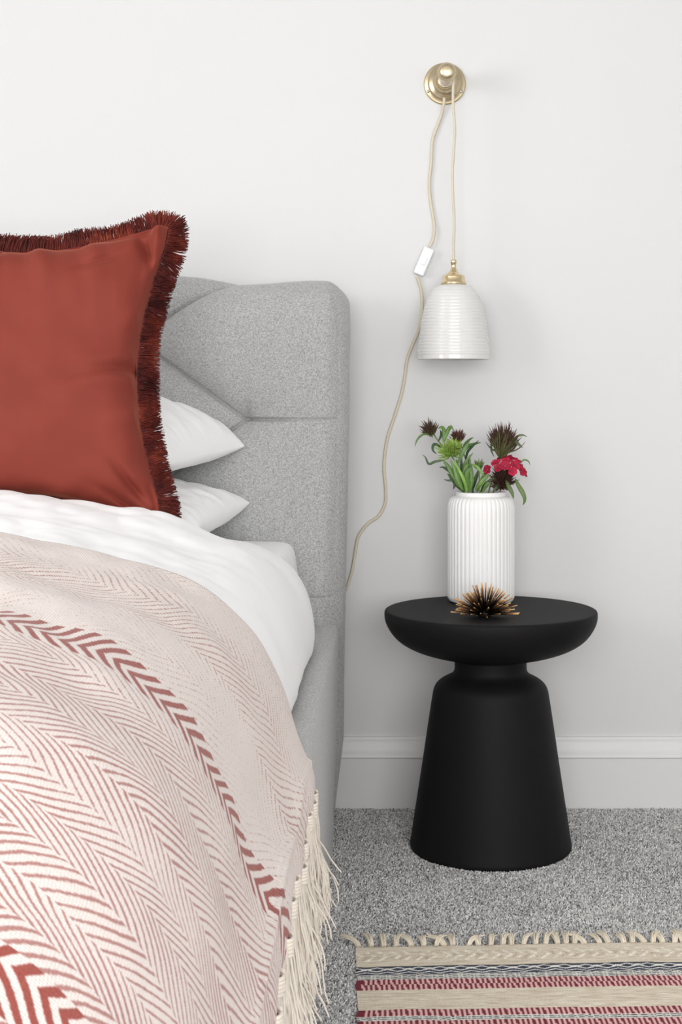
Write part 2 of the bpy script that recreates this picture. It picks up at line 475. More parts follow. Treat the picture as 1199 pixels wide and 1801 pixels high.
def headboard():
    yf, zc, r = -0.225, 1.092, 0.098
    prof = [(yf, 0.03)]
    zz = np.linspace(0.03, zc, 430)[1:]
    prof += [(yf, z) for z in zz]
    yc = yf + r
    ang = np.linspace(math.pi, -0.45 * math.pi, 150)[1:]
    prof += [(yc + r * math.cos(a), zc + r * math.sin(a)) for a in ang]
    prof += [(-0.118, 0.985), (-0.118, 0.95)]
    prof += [(-0.118, z) for z in np.linspace(0.9, 0.03, 12)]
    prof += [(y, 0.03) for y in (-0.145, -0.175, -0.205)]
    p = np.array(prof)
    n = len(p)
    nxt = np.roll(p, -1, 0); prv = np.roll(p, 1, 0)
    t = nxt - prv; t /= np.linalg.norm(t, axis=1, keepdims=True)
    nor = np.stack([-t[:, 1], t[:, 0]], 1)                       # outward on the front: -y
    s = np.concatenate([[0], np.cumsum(np.linalg.norm(np.diff(p, axis=0), axis=1))])
    nfront = 430 + 82                                          # samples that carry the tufting
    Xb, dX, rs = BXC + 2 * 0.2325, 0.2325, 0.172
    sb = CZ - (738 - VY) / F * 3.2 - 0.03
    e = 0.06
    xr = np.concatenate([np.linspace(-0.62, BXR - e, 240, endpoint=False), BXR - e + e * np.sin(np.linspace(0, math.pi / 2, 26))])
    xl = np.concatenate([BXL + e - e * np.sin(np.linspace(math.pi / 2, 0, 14)), np.linspace(BXL + e, -0.62, 90)[1:-1]])
    xs = np.concatenate([xl, xr])
    Xg, Sg = np.meshgrid(xs, s, indexing='ij')
    Xm = np.where(Xg < BXC, 2 * BXC - Xg, Xg)                    # mirrored about the middle
    a = ((Xm - Xb) / dX + (Sg - sb) / rs) / 2; b = ((Xm - Xb) / dX - (Sg - sb) / rs) / 2
    k = 2 / math.hypot(1 / dX, 1 / rs)
    ma = np.abs(a - np.round(a)) * k; mb = np.abs(b - np.round(b)) * k
    puff = 0.040 * (1 - np.exp(-ma / 0.045)) * (1 - np.exp(-mb / 0.045)) / 0.88
    groove = 0.004 * (np.exp(-(ma / 0.0035) ** 2) + np.exp(-(mb / 0.0035) ** 2))
    low = smooth01((Sg - (sb - 2.4 * rs)) / (0.3 * rs))           # tufting stops under the pillows
    def lattice(Xq):
        a = ((Xq - Xb) / dX + (Sg - sb) / rs) / 2; b = ((Xq - Xb) / dX - (Sg - sb) / rs) / 2
        ma = np.abs(a - np.round(a)) * k; mb = np.abs(b - np.round(b)) * k
        puff = 0.040 * (1 - np.exp(-ma / 0.034)) * (1 - np.exp(-mb / 0.034)) / 0.94
        groove = 0.009 * (np.exp(-(ma / 0.0026) ** 2) + np.exp(-(mb / 0.0026) ** 2))
        return (puff - groove) * low
    lat = lattice(Xm)
    latc = lattice(np.minimum(Xm, Xb))
    q = np.abs(Sg - sb)
    panel = 0.012 + 0.008 * (1 - np.exp(-q / 0.05))
    wl = smooth01((Xb + 0.13 - Xm) / 0.13)
    disp = np.where(Xm < Xb, lat, latc * wl + panel * (1 - wl))
    disp = disp - np.where(Xm >= Xb, (0.0060 * np.exp(-(q / 0.0026) ** 2)) * (Xm < BXR - 0.022), 0)
    disp = disp - 0.005 * np.exp(-((Xm - (BXR - 0.021)) / 0.0022) ** 2) * (Sg > 0.55)
    disp = disp - 0.005 * np.exp(-((Sg - 0.485) / 0.0025) ** 2) * (Xm < BXR - 0.022)
    # soft vertical pleats above the outer buttons and the button pits
    for s0 in (sb, sb + 2 * rs, sb - 2 * rs):
        up = np.clip(Sg - s0, 0, None)
        disp = disp - 0.009 * np.exp(-((Xm - Xb - 0.002) / 0.007) ** 2) * np.exp(-up / 0.035) * (Sg >= s0) * (s0 > sb - rs)
    for i in range(3):
        for j in range(-2, 3):
            if (i + j) % 2: continue
            rr = (Xm - (Xb - i * dX)) ** 2 + (Sg - (sb + j * rs)) ** 2
            disp = disp - 0.012 * np.exp(-rr / 0.018 ** 2) * low
    disp = disp + 0.0015 * fbm(Xg * 14, Sg * 14, 5)
    mask = np.zeros(n); mask[:nfront] = 1; mask[nfront - 60:nfront] = np.linspace(1, 0, 60); mask[:30] = np.linspace(0, 1, 30)
    disp = disp * mask[None, :]
    # rounded right and left ends
    de = np.minimum(BXR - Xg, Xg - BXL)
    end = 0.042 * (1 - np.sqrt(np.clip(1 - np.clip((e - de) / e, 0, 1) ** 2, 0, 1)))
    frontness = np.ones(n); frontness[580:] = 0.25; frontness[-3:] = 0.6
    disp = disp * smooth01(de / 0.05) - end * frontness[None, :]
    Yg = p[None, :, 0] + disp * nor[None, :, 0]; Zg = p[None, :, 1] + disp * nor[None, :, 1]
    # slight narrowing to the floor
    taper = 0.012 * smooth01((1.0 - p[:, 1]) / 0.6) + 0.02 * smooth01((0.22 - p[:, 1]) / 0.2)
    Xo = Xg - taper[None, :] * (Xg - BXC) / (BXR - BXC)
    V = np.stack([Xo, Yg, Zg], -1)
    f = [tuple(x) for x in quads(len(xs), n, wrap_m=True)]
    f.append(tuple(range(n)))
    f.append(tuple(range((len(xs) - 1) * n + n - 1, (len(xs) - 1) * n - 1, -1)))
    o = part('headboard', V.reshape(-1, 3), f, M['grey_fabric'], bed)
    bm = bmesh.new(); bm.from_mesh(o.data); bmesh.ops.recalc_face_normals(bm, faces=bm.faces[:]); bm.to_mesh(o.data); bm.free()
    # buttons
    prf = [(0.0, 0.0055), (0.004, 0.005), (0.0075, 0.0035), (0.0095, 0.001), (0.0095, -0.002)]
    bmv, bmf = lathe(prf, 14)
    bme = mesh_from('button', bmv, bmf, M['grey_fabric'])
    for sgn in (1, -1):
        for i in range(3):
            for j in (-2, -1, 0, 1, 2):
                if (i + j) % 2 or (i == 2 and sgn < 0): continue
                x = BXC + sgn * (2 - i) * dX
                si = sb + j * rs
                idx = int(np.argmin(np.abs(s[:nfront] - si)))
                xi = int(np.argmin(np.abs(xs - x)))
                dpt = V[xi, idx]
                bo = obj('button', bme, o)
                nn = Vector((0, nor[idx, 0], nor[idx, 1]))
                bo.location = Vector(dpt) - Vector(bed.location) - nn * 0.0005
                bo.rotation_euler = nn.to_track_quat('Z', 'Y').to_euler()
    return o
headboard()

def rail(sign):
    xo_t, xo_b, xi = -0.117, -0.1265, -0.175
    prof = [(xi, 0.05), (xi, 0.44), (xi + 0.004, 0.451), (xi + 0.012, 0.457), (-0.140, 0.4575), (-0.128, 0.455), (-0.120, 0.449), (xo_t, 0.440), (xo_t - 0.0005, 0.40),
            (-0.120, 0.25), (xo_b, 0.06), (xo_b, 0.004), (xi, 0.004)]
    p = np.array(prof)
    ys = np.linspace(-0.226, -2.40, 60)
    n = len(p)
    V = np.zeros((len(ys), n, 3))
    V[:, :, 0] = p[:, 0]; V[:, :, 1] = ys[:, None]; V[:, :, 2] = p[:, 1]
    out = (p[:, 0] > -0.15)
    V[:, :, 0] += 0.0012 * fbm(ys[:, None] * 6, p[None, :, 1] * 5, 9) * out
    V[:, :, 2] += 0.001 * fbm(ys[:, None] * 8, p[None, :, 0] * 9, 3) * (p[:, 1] > 0.43)
    if sign < 0: V[:, :, 0] = 2 * BXC - V[:, :, 0]
    f = [tuple(x) for x in quads(len(ys), n, wrap_m=True)]
    f.append(tuple(range(n))); f.append(tuple(range((len(ys) - 1) * n + n - 1, (len(ys) - 1) * n - 1, -1)))
    o = part('side_rail', V.reshape(-1, 3), f, M['grey_fabric'], bed)
    bm = bmesh.new(); bm.from_mesh(o.data); bmesh.ops.recalc_face_normals(bm, faces=bm.faces[:]); bm.to_mesh(o.data); bm.free()
    o.modifiers.new('edges', 'EDGE_SPLIT').split_angle = math.radians(50)
rail(1); rail(-1)
v, f = bevel_box(2 * BXC + 0.127, -0.127, -2.46, -2.401, 0.004, 0.457, 0.01)
part('foot_rail', v, f, M['grey_fabric'], bed)
v, f = box(2 * BXC + 0.176, -0.176, -2.40, -0.23, 0.26, 0.30)
part('slat_base', v, f, M['thread'], bed, False)

# mattress with a fitted sheet
def mattress():
    half = [(0.0, 0.640), (0.30, 0.640), (0.50, 0.6395), (0.545, 0.638), (0.560, 0.6345), (0.5675, 0.626), (0.572, 0.61), (0.578, 0.57), (0.588, 0.52), (0.598, 0.47), (0.602, 0.43), (0.602, 0.31)]
    c = smooth_curve(half, 90)
    top = np.vstack([np.stack([-c[::-1, 0], c[::-1, 1]], 1)[:-1], c])
    ys = np.concatenate([[-0.242, -0.245, -0.252], np.linspace(-0.27, -2.36, 120), [-2.385, -2.393]])
    drop = np.interp(ys, [-2.393, -2.385, -2.36, -0.27, -0.252, -0.245, -0.242], [0.03, 0.012, 0, 0, 0.004, 0.013, 0.03])
    V = np.zeros((len(ys), len(top), 3))
    V[:, :, 0] = BXC + top[:, 0]; V[:, :, 1] = ys[:, None]
    V[:, :, 2] = top[:, 1] - drop[:, None] * smooth01((top[:, 1] - 0.45) / 0.15)
    side = smooth01((np.abs(top[:, 0]) - 0.56) / 0.012)
    V[:, :, 0] += 0.005 * fbm(ys[:, None] * 10, top[None, :, 1] * 3, 6) * side * np.sign(top[:, 0])
    V[:, :, 2] += 0.002 * fbm(ys[:, None] * 9, top[None, :, 0] * 9, 8) * (1 - side)
    n = len(top)
    f = [tuple(x) for x in quads(len(ys), n)]
    f.append(tuple(range(n))); f.append(tuple(range((len(ys) - 1) * n + n - 1, (len(ys) - 1) * n - 1, -1)))
    f.append((0, n - 1, len(ys) * n - 1, (len(ys) - 1) * n))
    o = part('mattress', V.reshape(-1, 3), f, M['sheet'])
    tag(o, 'mattress in a white fitted sheet inside the grey bed frame', 'mattress')
    bm = bmesh.new(); bm.from_mesh(o.data); bmesh.ops.recalc_face_normals(bm, faces=bm.faces[:]); bm.to_mesh(o.data); bm.free()
mattress()

# ---- duvet and throw share one draped cross-section
DUVET = [(-0.78, 0.768), (-0.685, 0.765), (-0.55, 0.752), (-0.46, 0.738), (-0.38, 0.718), (-0.30, 0.693), (-0.25, 0.670), (-0.218, 0.646), (-0.195, 0.619),
         (-0.178, 0.588), (-0.167, 0.555), (-0.161, 0.522), (-0.159, 0.495), (-0.162, 0.468)]
THROW = DUVET[:-4] + [(-0.162, 0.553), (-0.148, 0.512), (-0.132, 0.480), (-0.1165, 0.458), (-0.1110, 0.440), (-0.1095, 0.423)]
def cross(pts, n, off=0.0):
    c = smooth_curve(pts, n)
    if off:
        t = np.gradient(c, axis=0); t /= np.linalg.norm(t, axis=1, keepdims=True)
        c = c + (off * np.linspace(1, 0, n) ** 0.35)[:, None] * np.stack([-t[:, 1], t[:, 0]], 1)
    return c
def foot_drop(d):
    q = np.clip((1.22 - d) / 0.25, 0, None)
    return 0.06 * q ** 1.5
def drape_waves(X, Z, d):
    """long soft folds of the bedding, as height"""
    return 0.006 * fbm(X * 5, d * 4, 12, 2) + 0.003 * fbm(X * 11, d * 9, 14, 2)

def duvet():
    c = cross(DUVET, 130)
    c = np.vstack([np.stack([2 * BXC - c[:0:-1, 0], c[:0:-1, 1]], 1), c])
    m = len(c)
    tt = np.concatenate([-np.linspace(1, 0, 14)[:-1], np.linspace(0, 1, 150)])          # negative: the rounded head edge
    X = np.broadcast_to(c[:, 0], (len(tt), m)).copy(); Zc = np.broadcast_to(c[:, 1], (len(tt), m)).copy()
    rel = np.clip((np.abs(X - BXC) - 0.1) / 0.53, 0, 1)
    dh = 2.71 + 0.16 * rel ** 1.5 + 0.012 * np.sin(X * 19)
    T = tt[:, None]
    d = np.where(T >= 0, dh + (0.86 - dh) * T, dh)
    ang = np.where(T < 0, -T, 0) * math.pi * 0.62
    thick = np.clip((Zc - 0.47) * 0.42, 0.012, 0.06)
    dd = d + thick * np.sin(ang)
    Z = Zc - foot_drop(d) - thick * (1 - np.cos(ang)) * 1.05
    wv = drape_waves(X, Zc, d)
    wr = 0.0035 * np.abs(vn(X * 7 + d * 16, d * 5 - X * 20, 21)) + 0.002 * vn(X * 26, d * 30, 5)
    wr = wr * smooth01((d - 1.98) / 0.08)
    fall = smooth01((np.abs(X - BXC) - 0.52) / 0.06)
    Z = Z + (wv + wr) * (1 - 0.8 * fall) + (0.013 * np.exp(-((d - 2.55) / 0.14) ** 2) - 0.055 * smooth01((d - 2.58) / 0.13)) * (1 - rel ** 2)
    X = X + np.sign(X - BXC) * (0.005 * fbm(d * 6, Zc * 2, 30, 2)) * fall
    # the foot end hangs down
    V = np.stack([X, dd - D, Z], -1)
    hang = V[-1:, :, :] + np.stack([np.zeros((9, m)), -0.004 * np.arange(1, 10)[:, None] * np.ones((9, m)), -np.arange(1, 10)[:, None] * 0.03 * np.ones((9, m))], -1)
    V = np.vstack([V, hang])
    o = part('duvet', V.reshape(-1, 3), quads(len(V), m, flip=True), M['sheet'])
    o.modifiers.new('thickness', 'SOLIDIFY').thickness = 0.008
    tag(o, 'plain white duvet spread over the mattress, under the patterned throw', 'duvet')
duvet()

V_LEN = 1.25
throw = thing('bed_throw', 'cream and rust herringbone throw with cream tassels laid across the white duvet', 'throw', (BXC, -2.0, 0.75))
def throw_surface(c, vv, arc):
    """c: cross-section (m,2), vv: distances along the bed from the head edge (n,)"""
    X = np.broadcast_to(c[:, 0], (len(vv), len(c))).copy(); Zc = np.broadcast_to(c[:, 1], X.shape).copy()
    vm = vv[:, None] * np.ones_like(X)
    d = 1.995 - vm
    sk = 0.02 * smooth01((0.78 - Zc) / 0.3)
    d = d + 0.012 * np.sin(X * 9) * np.exp(-vm / 0.2)
    Z = Zc - foot_drop(d) + drape_waves(X, Zc, d)
    fall = smooth01((np.abs(X - BXC) - 0.50) / 0.10)
    hem = smooth01((0.54 - Zc) / 0.13)
    Z = Z + 0.003 * (fbm(X * 16, d * 14, 40, 2) + 1.7) * (1 - fall) + 0.009 * smooth01((1.26 - d) / 0.12)
    Z = Z - 0.012 * hem * (0.5 + 0.5 * np.sin(d * 23 + 0.6)) - 0.02 * hem * smooth01((vm - 0.55) / 0.3)
    X = X + np.sign(X - BXC) * ((0.003 + 0.005 * fbm(d * 6, Zc * 2, 30, 2)) * fall * (1 - hem) + hem * (0.002 + 0.002 * np.sin(d * 31)))
    lim = BXC + (-0.1125 - BXC)
    low = (Zc < 0.47)
    X = np.where(low & (X > BXC), np.maximum(X, -0.1105), X)
    return np.stack([X, d - D, Z], -1)
def build_throw():
    cr = cross(THROW, 210, 0.011)
    arc_r = np.concatenate([[0], np.cumsum(np.linalg.norm(np.diff(cr, axis=0), axis=1))])
    cl = cross(THROW, 60, 0.011)[:0:-1]; cl = np.stack([2 * BXC - cl[:, 0], cl[:, 1]], 1)
    c = np.vstack([cl, cr])
    arc = np.concatenate([-np.linspace(arc_r[-1], 0, 60)[:-1], arc_r])
    vv = np.linspace(0, V_LEN, 330)
    S = throw_surface(c, vv, arc)
    m = len(c)
    hang = S[-1:] + np.stack([np.zeros((6, m)), -0.004 * np.arange(1, 7)[:, None] * np.ones((6, m)), -np.arange(1, 7)[:, None] * 0.03 * np.ones((6, m))], -1)
    vall = np.concatenate([vv, V_LEN + 0.03 * np.arange(1, 7)])
    S2 = np.vstack([S, hang])
    fq = quads(len(S2), m, flip=True)
    o = part('woven_cloth', S2.reshape(-1, 3), fq, M['throw'], throw)
    uvl = o.data.uv_layers.new(name='UVMap')
    U = np.broadcast_to(arc, (len(vall), m)).ravel(); wcol = -np.interp(-(1.995 - vall), [-2.06, -1.95, -1.67, -1.415, -1.26, -1.14, -1.06, -0.99, -0.92, -0.85, -0.5], [2.4, 2, 1, 0, -1, -2, -3, -4, -5, -6, -9.6])
    Vv = np.broadcast_to(wcol[:, None], (len(vall), m)).ravel()
    li = np.zeros(len(o.data.loops), np.int32); o.data.loops.foreach_get('vertex_index', li)
    uvl.data.foreach_set('uv', np.stack([np.abs(U[li]), Vv[li]], 1).astype(np.float32).ravel())
    sm = o.modifiers.new('thickness', 'SOLIDIFY'); sm.thickness = 0.004; sm.offset = -1
    # tassels along the hem
    rng = np.random.default_rng(5)
    hem_v = np.arange(0.018, 1.20, 0.076)
    for side in (1,):
        for i, hv in enumerate(hem_v):
            k = int(np.argmin(np.abs(vv - hv)))
            p0 = S[k, -1].copy()
            n = 120; seg = 11
            ln = rng.uniform(0.120, 0.165)
            swing = np.array([rng.uniform(0.002, 0.012), rng.uniform(-0.014, 0.030), 0])
            t = np.linspace(0, 1, seg)
            L = np.zeros((n, seg, 3))
            clumps = [(rng.uniform(-1, 1) * 0.004, (cc - 2) * 0.0068 + rng.normal(0, 0.002), rng.uniform(0, 6.28), rng.uniform(0.86, 1.08), rng.normal(0, 0.008), abs(rng.normal(0, 0.0045))) for cc in range(5)]
            for q in range(n):
                kx, ky, ph, kl, ks, ko = clumps[q % 5]
                l = ln * kl * rng.uniform(0.78, 1.05)
                wild = rng.random() < 0.04
                ex = abs(rng.normal(0, 0.014)) if wild else 0
                p1 = rng.uniform(0, 6.28)
                L[q, :, 0] = p0[0] + 0.003 + kx * (0.4 + 0.6 * t) + rng.normal(0, 0.0019) * (0.6 + 0.8 * t) + (swing[0] + ex + ko) * t ** 1.6 + (0.004 * np.sin(ph + t * 7) + 0.0022 * np.sin(p1 + t * 13)) * t
                L[q, :, 1] = p0[1] + ky * (0.75 + 0.7 * t) + rng.normal(0, 0.0024) * (0.7 + 0.9 * t ** 2) + (swing[1] + ks) * t ** 1.3 + (0.009 * np.sin(ph * 2 + t * 6) + 0.0032 * np.sin(p1 * 2 + t * 12)) * t
                L[q, :, 2] = p0[2] + 0.004 - l * t
            L[:, :, 0] = np.maximum(L[:, :, 0], -0.1135)
            tv, tf = tubes(L, np.linspace(0.0015, 0.0010, seg), 3)
            ts = part('tassel', tv, tf, M['tassel'], throw)
            # knot at the head of the tassel
            a = np.linspace(0, 5 * 2 * math.pi, 90)
            kn = np.stack([p0[0] + 0.003 + 0.0065 * np.cos(a), p0[1] + 0.010 * np.sin(a), p0[2] + 0.013 - 0.018 * np.linspace(0, 1, 90)], 1)
            kn[:, 0] = np.maximum(kn[:, 0], -0.1125)
            kv, kf = tubes(kn, np.where(np.minimum(np.arange(90), 89 - np.arange(90)) == 0, 0.0001, 0.0022), 5)
            part('knot', kv, kf, M['tassel'], ts)
build_throw()

# ---- pillows
def pillow_mesh(w, dp, hu, hd, seed, pinch=0.035, n=80, skew=0.0):
    a = np.sin(np.linspace(-math.pi / 2, math.pi / 2, n)); A, B = np.meshgrid(a, a, indexing='ij')
    x = w / 2 * A * (1 - pinch * (1 - np.abs(B) ** 2.5) * np.abs(A) ** 6)
    y = dp / 2 * B * (1 - pinch * 1.6 * (1 - np.abs(A) ** 2.5) * np.abs(B) ** 6)
    x = x - skew * np.clip(A, 0, 1) * (1 - B) / 2
    prof = np.clip(1 - np.abs(A) ** 2.4, 0, 1) ** 0.52 * np.clip(1 - np.abs(B) ** 4.5, 0, 1) ** 0.36
    wr = 0.007 * fbm(A * 3.2 * w / 0.6, B * 2.2, seed, 3) * prof + 0.006 * np.abs(vn(A * 5 + B * 3, B * 7 - A * 4, seed + 3)) * np.clip(prof, 0, 0.5) * 2
    V = []
    for sg in (1, -1):
        z = (hu * prof + wr) if sg > 0 else -(hd * prof + wr * 0.3)
        z = z - 0.02 * (1 - B) / 2 * np.clip(A, 0, 1)
        V.append(np.stack([x, y, z], -1).reshape(-1, 3))
    f = np.vstack([quads(n, n), quads(n, n, base=n * n, flip=True)])
    return np.vstack(V), f
def weld(me, dist=1e-5):
    bm = bmesh.new(); bm.from_mesh(me)
    bmesh.ops.remove_doubles(bm, verts=bm.verts[:], dist=dist)
    bmesh.ops.recalc_face_normals(bm, faces=bm.faces[:])
    bm.to_mesh(me); bm.free()
def put_pillow(name, label, w, dp, hu, hd, tip, y, rot, seed, skew):
    v, f = pillow_mesh(w, dp, hu, hd, seed, 0.035, 80, skew)
    me = mesh_from(name, v, f, M['pillow']); weld(me)
    o = obj(name, me)
    o.location = (tip[0] - w / 2, y, tip[2])
    o.rotation_euler = rot
    tag(o, label, 'pillow', 'white bed pillows')
    return o
tipA = W(428, 788, 3.13); tipB = W(437, 886, 3.13)
put_pillow('bed_pillow', 'white pillow, upper of the two stacked against the headboard', 0.66, 0.37, 0.118, 0.046, tipA + np.array([0, 0, 0.003]), -0.458, (0, 0, 0), 3, 0.105)
put_pillow('bed_pillow', 'white pillow, lower of the two, lying flat on the mattress', 0.66, 0.37, 0.066, 0.078, tipB, -0.458, (0, 0, 0), 8, 0.06)

# ---- rust cushion
def cushion():
    H = 0.289; n = 150
    t = np.linspace(-1, 1, n); t = np.sign(t) * (1 - (1 - np.abs(t)) ** 1.35)
    A, B = np.meshgrid(t, t, indexing='ij')
    ind = 0.066
    def outline(A, B):
        ex = ind * (1 - np.abs(B) ** 2.0) ** 1.1; ey = ind * (1 - np.abs(A) ** 2.0) ** 1.1
        # soft rounding of the ears
        x = A * (H - ex * np.abs(A) ** 3.0); z = B * (H - ey * np.abs(B) ** 3.0)
        rr = np.clip((np.abs(A) + np.abs(B) - 1.80) / 0.2, 0, 1)
        return x * (1 - 0.05 * rr), z * (1 - 0.05 * rr)
    x, z = outline(A, B)
    prof = np.clip((1 - np.abs(A) ** 2.4) * (1 - np.abs(B) ** 2.4), 0, 1) ** 0.50
    ear = np.clip((np.abs(A) + np.abs(B) - 1.62) / 0.38, 0, 1)
    V = []
    for sg in (-1, 1):                                   # -1: the face towards the room
        y = sg * ((0.092 if sg < 0 else 0.075) * prof + 0.016 * ear * (1 - np.maximum(np.abs(A), np.abs(B)) ** 8))
        if sg < 0:
            edge_t = np.exp(-(1 - B) / 0.22) * smooth01((1 - B) / 0.05)
            edge_r = np.exp(-(1 - A) / 0.16) * smooth01((1 - A) / 0.05)
            edge_b = np.exp(-(1 + B) / 0.20) * smooth01((1 + B) / 0.05)
            y = y + 0.030 * edge_t * vn(A * 9 + B * 1.5, B * 1.2, 4) + 0.022 * edge_r * vn(B * 8 - A * 1.5, A * 1.1, 9) + 0.026 * edge_b * vn(A * 7 - B * 3, B, 12)
            # fold that runs in from the middle of the right edge
            q = B + 0.02 - 0.35 * (1 - A) * (A - 0.65)
            w = np.exp(-(1 - A) / 0.20)
            y = y + 0.045 * np.exp(-(q / 0.03) ** 2) * w * smooth01((1 - A) / 0.04) - (0.030 * np.exp(-((q + 0.075) / 0.05) ** 2) + 0.016 * np.exp(-((q - 0.085) / 0.05) ** 2)) * w * smooth01((1 - A) / 0.06)
            # folds near the lower and upper right corner
            for (a0, b0, dx, dz, amp) in ((0.80, -0.74, 0.6, -0.8, 0.010), (0.74, -0.90, 0.85, -0.5, 0.010), (0.86, 0.80, 0.55, -0.83, 0.012), (0.55, 0.72, 0.9, 0.35, 0.006), (-0.1, 0.86, 0.35, 0.94, 0.006)):
                al = (A - a0) * dx + (B - b0) * dz; ac = -(A - a0) * dz + (B - b0) * dx
                y = y + 1.6 * amp * np.exp(-(ac / 0.035) ** 2) * np.exp(-(al / 0.14) ** 2)
            y = y + 0.007 * fbm(A * 3, B * 3, 33, 2) * prof
            y = np.minimum(y, 0.002)
        V.append(np.stack([x, y, z], -1).reshape(-1, 3))
    f = np.vstack([quads(n, n), quads(n, n, base=n * n, flip=True)])
    # place: bottom edge on the bed, leaning back on the pillows
    cen = np.array([W(26, 648, 2.72)[0], -0.705, 0.992])
    top_c = thing('fringed_cushion', 'square rust velvet cushion with brush fringe propped against the white pillows', 'cushion', (cen[0], cen[1], 0.70))
    tilt = math.radians(10); ct, st = math.cos(tilt), math.sin(tilt)
    def place(P):
        P = np.asarray(P)
        yy = P[..., 1] * ct + P[..., 2] * st; zz = P[..., 2] * ct - P[..., 1] * st
        return np.stack([P[..., 0] + cen[0], yy + cen[1], zz + cen[2]], -1)
    o = part('cover', place(np.vstack(V)), f, M['velvet'], top_c)
    weld(o.data)
    # brush fringe
    rng = np.random.default_rng(21)
    per = []
    m = 8500
    tt = rng.uniform(0, 4, m)
    side = tt.astype(int); fr = (tt - side) * 2 - 1
    a = np.select([side == 0, side == 1, side == 2, side == 3], [fr, np.ones(m), -fr, -np.ones(m)])
    b = np.select([side == 0, side == 1, side == 2, side == 3], [np.ones(m), -fr, -np.ones(m), fr])
    bx, bz = outline(a, b)
    e = 1e-3
    fr2 = np.clip(fr + e, -1, 1); fr1 = np.clip(fr - e, -1, 1)
    def pos(fr):
        aa = np.select([side == 0, side == 1, side == 2, side == 3], [fr, np.ones(m), -fr, -np.ones(m)])
        bb = np.select([side == 0, side == 1, side == 2, side == 3], [np.ones(m), -fr, -np.ones(m), fr])
        return np.stack(outline(aa, bb), 1)
    tg = pos(fr2) - pos(fr1); tg /= np.linalg.norm(tg, axis=1, keepdims=True) + 1e-9
    nrm = np.stack([-tg[:, 1], tg[:, 0]], 1)
    # turn the strands outwards at the corners
    cen_dir = np.stack([bx, bz], 1); cen_dir /= np.linalg.norm(cen_dir, axis=1, keepdims=True)
    sgn = np.sign((nrm * cen_dir).sum(1)); nrm *= sgn[:, None]
    cw = np.clip((np.abs(fr) - 0.90) / 0.10, 0, 1)[:, None]
    nrm = nrm * (1 - cw) + cen_dir * cw; nrm /= np.linalg.norm(nrm, axis=1, keepdims=True)
    seg = 5
    t = np.linspace(0, 1, seg)[None, :]
    ln = (0.037 + 0.004 * vn(tt * 9, tt * 0, 2)) * rng.uniform(0.80, 1.05, m)
    sway = 0.35 * vn(tt * 14, tt * 0 + 3, 6) + rng.normal(0, 0.10, m)
    back = 0.30 * vn(tt * 8, tt * 0 + 9, 8) + rng.normal(0, 0.12, m) + np.where(side == 1, 0.55, 0.25)
    L = np.zeros((m, seg, 3))
    L[:, :, 0] = bx[:, None] - 0.002 * nrm[:, :1] + ln[:, None] * t * (nrm[:, :1] + tg[:, :1] * (sway[:, None] * t))
    L[:, :, 2] = bz[:, None] - 0.002 * nrm[:, 1:] + ln[:, None] * t * (nrm[:, 1:] + tg[:, 1:] * (sway[:, None] * t))
    L[:, :, 1] = rng.normal(0, 0.0022, m)[:, None] + ln[:, None] * back[:, None] * t ** 1.5
    tv, tf = tubes(place(L), np.linspace(0.0011, 0.0007, seg), 3)
    fo = part('brush_fringe', tv, tf, M['fringe'], top_c); fo['kind'] = 'stuff'
    # woven heading that the fringe is stitched to
    tq = np.linspace(-1, 1, 60)
    ring = []
    for sd in range(4):
        aa = [tq, np.ones(60), -tq, -np.ones(60)][sd]; bb = [np.ones(60), -tq, -np.ones(60), tq][sd]
        xx, zz = outline(aa, bb); ring.append(np.stack([xx, np.zeros(60), zz], 1)[:-1])
    ring = np.vstack(ring); ring = np.vstack([ring, ring[:1]])
    rv, rf = tubes(place(ring), 0.0032, 6)
    part('fringe_heading', rv, rf, M['fringe'], top_c)
cushion()

# ================================================================== side table and what stands on it
TX, TY = W(862.5, 1072, 3.128)[0], -0.302
TT = 0.499
table = thing('side_table', 'round matt black side table with bowl-shaped top and flared base', 'table', (TX, TY, 0.0))
v, f = lathe(smooth_curve([(0.0, 0.499), (0.10, 0.499), (0.2150, 0.499)], 12).tolist() +
             smooth_curve([(0.2190, 0.4989), (0.2214, 0.4978), (0.2228, 0.494), (0.2226, 0.483), (0.2205, 0.474), (0.216, 0.4635), (0.207, 0.4495), (0.195, 0.4370), (0.176, 0.4245), (0.150, 0.4135), (0.118, 0.4045), (0.085, 0.398), (0.078, 0.395)], 60).tolist(), 128, TX, TY)
part('table_top', v, f, M['table'], table)
v, f = lathe(smooth_curve([(0.0755, 0.400), (0.0755, 0.385), (0.0757, 0.375), (0.078, 0.368), (0.085, 0.3615), (0.096, 0.356), (0.106, 0.350), (0.1145, 0.342), (0.1195, 0.332), (0.1220, 0.320), (0.1260, 0.295), (0.1335, 0.245), (0.1445, 0.170), (0.1560, 0.095), (0.1670, 0.024), (0.1695, 0.010), (0.1685, 0.004), (0.165, 0.0)], 110).tolist() + [(0.0, 0.0)], 128, TX, TY)
part('base', v, f, M['table'], table)

